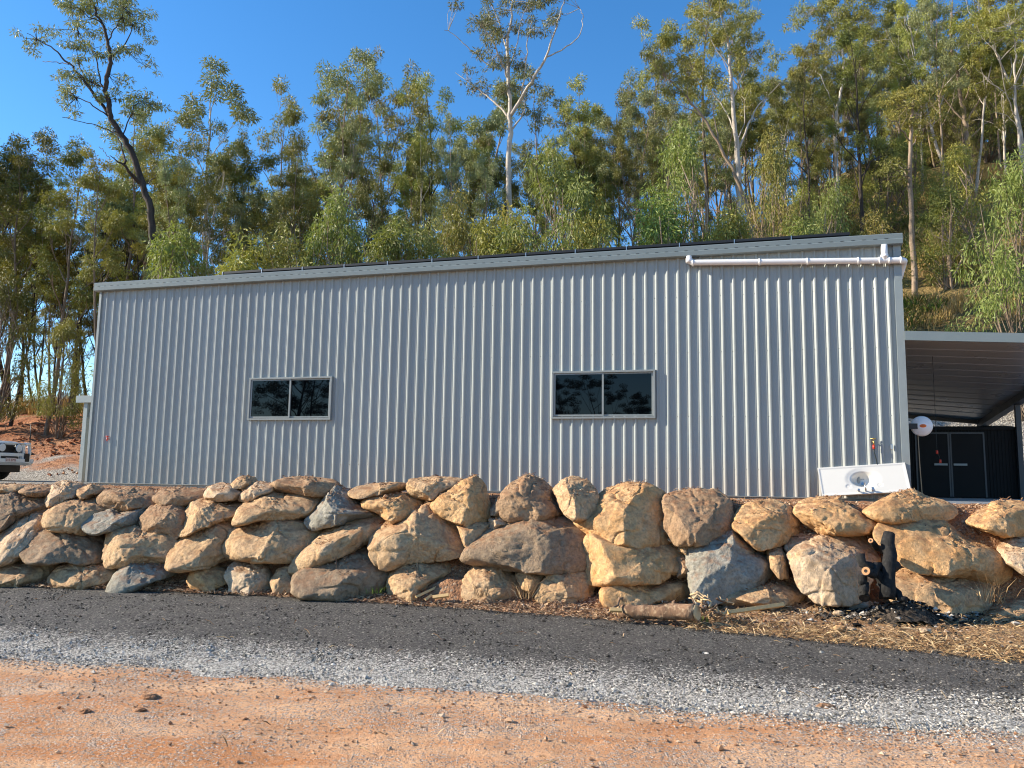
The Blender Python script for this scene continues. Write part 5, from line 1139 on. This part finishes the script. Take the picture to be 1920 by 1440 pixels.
x, y = xy_band(450, -6, 6, lambda x: x * 0 + 4.0, cl, .9); stones('coarse_pebbles', np.stack([x, y, dirt_z(x, y)], 1), .026, M['bstone'], 'larger clods and stones on the orange dirt', 4, 'stones')
x, y = xy_band(160, -6, 6, lambda x: x * 0 + 4.2, ct); chips('twigs', np.stack([x, y, road_z(x, y)], 1), .07, .007, M['straw'], 'odd straws and twigs lying on the dirt and driveway', 5, 'twigs')
for nm, px, py, sz in (('clod', 281, 1310, .05), ('clod', 160, 1335, .035), ('clod', 265, 1332, .03), ('white_stone', 1322, 1228, .045), ('clod', 1550, 1328, .05)):
    P = at_z(px, py, .012); V, F = ICO[3]; V = V * (1 + .35 * fbm(V * 1.7 + px, 3, 3))[:, None] * np.array([1.3, 1, .6]) * sz
    tag(mesh_np(nm, V, F, M['wstone'] if nm[0] == 'w' else M['soil']), {281: 'dark clod of earth on the dirt at the lower left', 160: 'small clod farther left on the dirt', 265: 'low clod beside the dark one', 1322: 'single white stone lying on the dark driveway', 1550: 'brown clod on the pale gravel edge at the right'}[px], 'stone' if nm[0] == 'w' else 'clod').location = Vector(P)
# verge litter
bl_y = lambda x: BL[1] + (x - BL[0]) * BT[1] / BT[0]
x, y = xy_band(9000, -8.5, 7, lambda x: ct(x) - .18, lambda x: bl_y(x) + .25, .9); y += rg.normal(size=len(x)) * .03
k = x + rg.normal(size=len(x)) * .8 < 2.2
def vz2(x, y): return np.maximum(vz(x, y), .028)
chips('leaf_litter', np.stack([x, y, vz2(x, y)], 1)[k], .045, .018, M['litter'], 'dry leaves and bark chips along the foot of the boulders', 6)
chips('straw_litter', np.stack([x, y, vz2(x, y)], 1)[~k], .07, .010, M['straw'], 'golden straw and chips on the verge at the right', 7, 'straw')
x, y = xy_band(4200, 1.9, 7.5, lambda x: ct(x) - .30, lambda x: ct(x) + .55, 1); chips('straw_spill', np.stack([x, y, vz2(x, y)], 1), .08, .008, M['straw'], 'straw spilling over the driveway edge at the right', 8, 'straw')
x, y = xy_band(4500, -9, 1.5, lambda x: ct(x) - .22, lambda x: ct(x) + .35); chips('edge_litter', np.stack([x, y, np.maximum(vz2(x, y), .04)], 1), .04, .016, M['litter'], 'dry leaves and chips spilling over the far edge of the driveway', 16)
x, y = xy_band(3500, -8.5, 7, ct, lambda x: bl_y(x) + .25); stones('verge_stones', np.stack([x, y, vz2(x, y)], 1), .024, M['bstone'], 'small stones and crumbs of earth on the verge', 9, 'stones')
# soil crumbs and chips on the earth bank between boulders and on the terrace lip
n = 9000; a = rg.uniform(-8.6, 7, n); mm_ = rg.uniform(.05, 1.5, n); z = np.clip((mm_ - .16) / BAT, 0, PADZ) + .03; P = BL + a[:, None] * BT + mm_[:, None] * BN; P[:, 2] = z
stones('bank_crumbs', P, .026, M['bstone'], 'crumbs of earth and stone lodged between the boulders', 10, 'stones')
n = 5000; a = rg.uniform(-8.6, 7.2, n); mm_ = rg.uniform(.3, 1.5, n); P = BL + a[:, None] * BT + mm_[:, None] * BN; P[:, 2] = np.clip((mm_ - .16) / BAT, 0, PADZ) + .03
chips('bank_litter', P, .05, .016, M['litter'], 'dry leaves caught between the boulders', 11)
LP = np.concatenate(LEDGE); chips('ledge_litter', LP[::2] + rg.normal(size=LP[::2].shape) * (.015, .015, 0), .04, .013, M['litter'], 'dry leaves and chips lying on the tops of the boulders', 14)
stones('ledge_crumbs', LP[1::2] + rg.normal(size=LP[1::2].shape) * (.015, .015, 0), .018, M['bstone'], 'crumbs of red earth lying on the tops of the boulders', 15, 'stones')
n = 5000; u_ = rg.uniform(-L - 5, 6, n); nn = rg.uniform(-2.2, -.1, n); P = WC + u_[:, None] * UU + nn[:, None] * NN; _, mt = P @ BT, (P - BL) @ BN; P[:, 2] = PADZ + .01; P = P[mt > 1.0]
stones('terrace_gravel', P, .028, M['bstone'], 'gravel on the narrow terrace between the boulders and the shed', 12, 'gravel')

# logs, sticks, timber offcuts, burnt posts
def stick(name, p, q, r0, r1, mat, label, cat, seed=1, endmat=None, parent=None, k=7, wob=.02, jit=.012):
    p, q = np.array(p, float), np.array(q, float); t = np.linspace(0, 1, k)[:, None]; rgk = np.random.default_rng(seed); pts = p + (q - p) * t + np.concatenate([[[0] * 3], rgk.normal(size=(k - 2, 3)) * wob, [[0] * 3]])
    m = MB(); m.tube(pts, list(np.linspace(r0, r1, k)), 12)
    if endmat is None:
        o = m.build(name, mat, parent, jitter=jit, seed=seed)
        return tag(o, label, cat) if parent is None else o
    e = empty(name, p, label, cat); m.build('bark', mat, e, jitter=jit, seed=seed); cdir = pts[0] - pts[1]; cdir /= np.linalg.norm(cdir)
    if 'charred' in name: m = MB(); m.tube([pts[0] + cdir * .011, pts[0] + cdir * .014], r0 * .38, 10); m.build('hollow', M['char'], e)
    for a, b, r_ in ((pts[0], pts[1], r0), (pts[-1], pts[-2], r1)):
        d = (a - b) / np.linalg.norm(a - b); m = MB(); m.tube([a - d * .005, a + d * .012], [r_ * .93, r_ * .90], 14); m.build('cut_end', endmat, e)
    return e
M['cut'] = plain('cut wood', (.62, .42, .22), .7, var=.2, sc=14, bump=.3); M['cuto'] = plain('orange cut wood', (.42, .21, .09), .8, var=.3, sc=22)
M['char'] = mat_bark('charcoal', (.010, .010, .010), (.022, .021, .02), (.05, .048, .045)); M['logbark'] = mat_bark('weathered log bark', (.34, .20, .115), (.12, .07, .045), (.58, .42, .26))
def vg(px, py, dz=0):
    z = 0.
    for _ in range(12): P = at_z(px, py, z + dz); z = .5 * z + .5 * max(float(vz(P[0], P[1])[0]), 0)
    return at_z(px, py, z + dz)
def yat(px, py, Y): return at_Y(px, py, Y)
Yl = vg(1230, 1156, .05)[1] - .04
stick('fallen_log', yat(1163, 1146, Yl + .05), yat(1306, 1148, Yl - .34), .070, .090, M['logbark'], 'peeling fallen log at the foot of the wall with its cut end to the right', 'log', 3, M['cut'], wob=.012, jit=.022, k=10)
for k, (a, b, r_, mt, lb) in enumerate([((1168, 1124), (1136, 1148), .018, 'logbark', 'curved stick at the left end of the fallen log'), ((1262, 1128), (1300, 1152), .02, 'logbark', 'thick dark stick propped over the end of the fallen log'),
    ((1308, 1112), (1312, 1140), .022, 'cut', 'short pale stub standing behind the cut end of the log'), ((1315, 1128), (1335, 1150), .012, 'logbark', 'thin stick right of the cut end of the log'), ((1320, 1140), (1362, 1163), .016, 'logbark', 'stick pointing down right from the wood heap'),
    ((1290, 1120), (1320, 1116), .012, 'cut', 'bare twig lying on top of the wood heap'), ((1330, 1122), (1322, 1136), .008, 'wstone', 'small white twig in the wood heap'), ((1280, 1160), (1300, 1150), .014, 'cut', 'pale splinter under the end of the fallen log')]):
    stick('stick', yat(*a, Yl + .02 - .03 * (k % 3)), yat(*b, Yl - .10 + .04 * (k % 2)), r_, r_ * .8, M[mt], lb, 'stick', 20 + k)
for k in range(16):
    a_ = (1285 + rg.uniform(0, 70), 1118 + rg.uniform(0, 44)); th_ = rg.uniform(-1, 1) * 1.2; l_ = rg.uniform(14, 34); Y_ = Yl - .12 - rg.uniform(0, .2)
    stick('stick', yat(*a_, Y_), yat(a_[0] + l_ * math.cos(th_), a_[1] + l_ * math.sin(th_) * .6, Y_ - rg.uniform(-.12, .12)), rg.uniform(.006, .016), .006, M[['logbark', 'logbark', 'cut'][rg.integers(3)]], 'loose broken stick in the heap at the right end of the log', 'stick', 60 + k)['group'] = 'broken sticks heaped beside the log'
def plank(name, a, b, w, th, mat, label, Y0, Y1):
    p, q = np.array(yat(*a, Y0)), np.array(yat(*b, Y1)); d = q - p; c = np.array([0, .6, .8]); c -= d * (c @ d) / (d @ d); c /= np.linalg.norm(c); nn_ = np.cross(d / np.linalg.norm(d), c); m = MB(); m.box(p, d, c * w, nn_ * th, .003)
    return tag(m.build(name, mat), label, 'timber offcut')
plank('timber_offcut', (1365, 1153), (1470, 1138), .045, .03, M['pine'], 'long fresh yellow timber offcut lying on the litter right of the log', vg(1365, 1155, .05)[1], vg(1365, 1155, .05)[1] + .25)
plank('timber_offcut', (1143, 1148), (1166, 1149), .04, .04, M['pine'], 'short square pine offcut at the left end of the fallen log', Yl - .12, Yl - .12)
Yw = vg(800, 1128, .03)[1]
plank('timber_offcut', (812, 1124), (842, 1120), .04, .035, M['pine'], 'small pine block lying before the soil heap', Yw, Yw)
plank('timber_offcut', (780, 1122), (818, 1104), .03, .02, M['pine'], 'thin pale slat leaning left of the small pine block', Yw - .02, Yw + .25)
plank('timber_offcut', (798, 1127), (810, 1118), .03, .02, M['pine'], 'pale splinter of timber beside the small pine block', Yw - .04, Yw + .05)
Ys = bl_y(4.15) - .74
stick('charred_post', yat(1664, 1122, Ys + .05), yat(1668, 1000, Ys + .30), .082, .062, M['char'], 'charred black post standing upright before the boulders', 'burnt post', 5, wob=.010, jit=.014)
stick('charred_log', yat(1624, 1071, Ys - .02), yat(1680, 1060, Ys + .45), .050, .055, M['char'], 'charred log with a pale ring shaped cut end pointing at the viewer, lower one', 'burnt log', 6, M['cuto'], jit=.010)
stick('charred_log', yat(1633, 1014, Ys + .25), yat(1668, 1040, Ys + .62), .030, .05, M['char'], 'thin charred branch with an orange cut end, beside the top of the burnt post', 'burnt log', 7, M['cuto'], jit=.008)
stick('charred_log', yat(1612, 1042, Ys + .22), yat(1664, 1100, Ys + .10), .05, .06, M['char'], 'charred log sloping down behind the burnt post on its left', 'burnt log', 8, jit=.014)
stick('charred_log', yat(1618, 1080, Ys + .12), yat(1622, 1122, Ys + .05), .05, .06, M['char'], 'short charred stump under the ring shaped cut end', 'burnt log', 9, jit=.014)
stick('charred_log', yat(1700, 1125, Ys - .02), yat(1650, 1092, Ys + .25), .035, .05, M['char'], 'charred stick leaning against the right side of the burnt post', 'burnt log', 10, jit=.010)
P0 = np.array(vg(1680, 1150, .03)); n = 2600; x = P0[0] + rg.normal(size=n) * .42; y = P0[1] + rg.normal(size=n) * .22 + .05; ok = y < bl_y(x) + .2; x, y = x[ok], y[ok]
hz2 = lambda x, y: vz2(x, y) + .24 * np.exp(-((x - P0[0] + .05) / .36) ** 2 - ((y - Ys - .02) / .24) ** 2)
stones('ash_heap', np.stack([x, y, hz2(x, y)], 1), .035, M['ash'], 'heap of ash, charcoal and burnt litter below the charred post', 13, 'ash')
gx = np.linspace(-.85, .85, 60); gy = np.linspace(-.5, .45, 36); V, F = grid(P0[0] + gx, P0[1] + gy, lambda x, y: hz2(x, y) - .004 + .012 * fbm(np.stack([x * 9, y * 9, x * 0], 1), 4, 3) - .10 * sstep(.55, 1, np.sqrt(((x - P0[0]) / .85) ** 2 + ((y - P0[1]) / .5) ** 2)))
M['ashbed'] = (lambda t: t.fin(t.mix(t.ramp(t.noise(t.pos(), 25, 5, .7), [(.42, 0), (.6, 1)]), (.018, .017, .016), (.13, .10, .075)), .95, 0, .1, t.bump(t.noise(t.pos(), 60, 4, .8), 1, .02)))(NT('ash bed'))
tag(mesh_np('ash_bed', V, F, M['ashbed'], smooth=True), 'blackened ground of the old fire below the charred post', 'ash', kind='stuff')
for k, (px, py, s_, tn, lb) in enumerate([(1600, 1133, .15, 'g', 'flat grey stone beside the ash heap'), (1573, 1150, .05, 'p', 'small pale stone left of the flat grey one'), (1575, 1178, .05, 'y', 'tan stone on the litter below the fire'), (1735, 1183, .05, 'p', 'pale pointed stone on the straw right of the fire'), (1595, 1180, .04, 'p', 'flat pale chip beside the tan stone'),
     (1552, 933, .05, 'p', 'pinkish pebble under the lower left corner of the white basin top')]):
    V, F = ICO[4]; V = V * (1 + .25 * fbm(V * 1.3 + px, 3, 3))[:, None] * np.array([1.3, .9, .6]) * s_
    P = vg(px, py, .03) if k < 5 else at_plane(px, py, BL + BN * 1.25, BN); o = tag(mesh_np('stone', V, F, ROCK[tn], smooth=True), lb, 'stone'); o.location = Vector(P)

# grass: tufts of blades
def blades(name, P, h, wd, mat, label, seed, per=14, spread=.12, cat='grass', bend_=.5, kind='stuff'):
    rg = np.random.default_rng(seed); B = np.repeat(P, per, 0); n = len(B); off = rg.normal(size=(n, 2)) * spread; B = B + np.column_stack([off, np.zeros(n)])
    D = np.column_stack([off * 2.0 + rg.normal(size=(n, 2)) * .28, np.ones(n)]); D /= np.linalg.norm(D, axis=1, keepdims=True); l = (h * rg.uniform(.5, 1.3, n))[:, None]
    a = rg.uniform(0, math.pi, n); Sd = np.column_stack([np.cos(a), np.sin(a), np.zeros(n)]) * wd * rg.uniform(.6, 1.3, n)[:, None]
    mid = B + D * l * .55; tip = B + D * l + np.column_stack([D[:, :2] * l * bend_, -np.linalg.norm(D[:, :2], axis=1)[:, None] * l[:, 0:1] * bend_ * .6])
    V = np.stack([B - Sd, B + Sd, mid + Sd * .8, mid - Sd * .8, tip + Sd * .15, tip - Sd * .15], 1).reshape(-1, 3); o6 = 6 * np.arange(n)[:, None]
    F = np.concatenate([o6 + np.array([[0, 1, 2, 3]]), o6 + np.array([[3, 2, 4, 5]])]); o = mesh_np(name, V, F, mat); return tag(o, label, cat, kind=kind)
def on_hill(n, x0, x1, y0, y1, zmin, dens=0):
    x = rg.uniform(x0, x1, n); y = rg.uniform(y0, y1, n); z = hill(x, y); u = (x - WC[0]) * UU[0] + (y - WC[1]) * UU[1]; thr = np.interp(u, [-24, 0, 4], [4.3, 5.0, 5.2]) if zmin is None else zmin
    k = (z > thr) & (fbm(np.stack([x * .5, y * .5, x * 0], 1), 41, 3) > dens); return np.stack([x, y, z], 1)[k]
blades('dry_grass', on_hill(9000, 8, 30, 22, 44, None, -.15), .55, .012, M['grass'], 'dry grass on the slope right of the shed above the carport', 21)
blades('bank_grass', on_hill(7000, -34, -8, 26, 44, None, -.3), .85, .012, M['grass'], 'tall dry grass along the top of the red bank at the left', 22)
blades('hill_weeds', on_hill(2600, 8, 30, 22, 40, None, .15), .45, .03, M['green'], 'green weeds among the dry grass on the slope', 23, 16, .2, 'weeds')
P = on_hill(9000, -30, -8, 24, 34, 1.4, -.4); P = P[P[:, 2] < 4.6]; stones('bank_rubble', P[::3], .12, M['rubble'], 'rubble and clods on the red cut bank at the left', 24, 'rubble')
def tuft(px, py, dz, h, mat, label, seed, per=26, sp=.05, wd=.004): 
    P = np.array([vg(px, py, dz)]); return blades('grass_tuft', P, h, wd, mat, label, seed, per, sp, 'grass tuft', kind='')
def clean(o): 
    if 'kind' in o: del o['kind']
for a in ((985, 1120, .08, .26, M['straw'], 'dry brown tuft of twiggy grass below the huge dark boulder', 31, 60, .09), (705, 1112, .06, .12, M['green'], 'small green weed at the foot of the dark pitted boulder', 32), (1310, 1166, .04, .09, M['green'], 'tiny green weed before the cut end of the log', 33), (905, 1118, .06, .16, M['straw'], 'dry grass tuft before the soil heap', 34, 40, .06), (1862, 1130, .15, .3, M['straw'], 'dry arching grass stems at the right end of the wall', 35, 40, .07)):
    clean(tuft(*a))
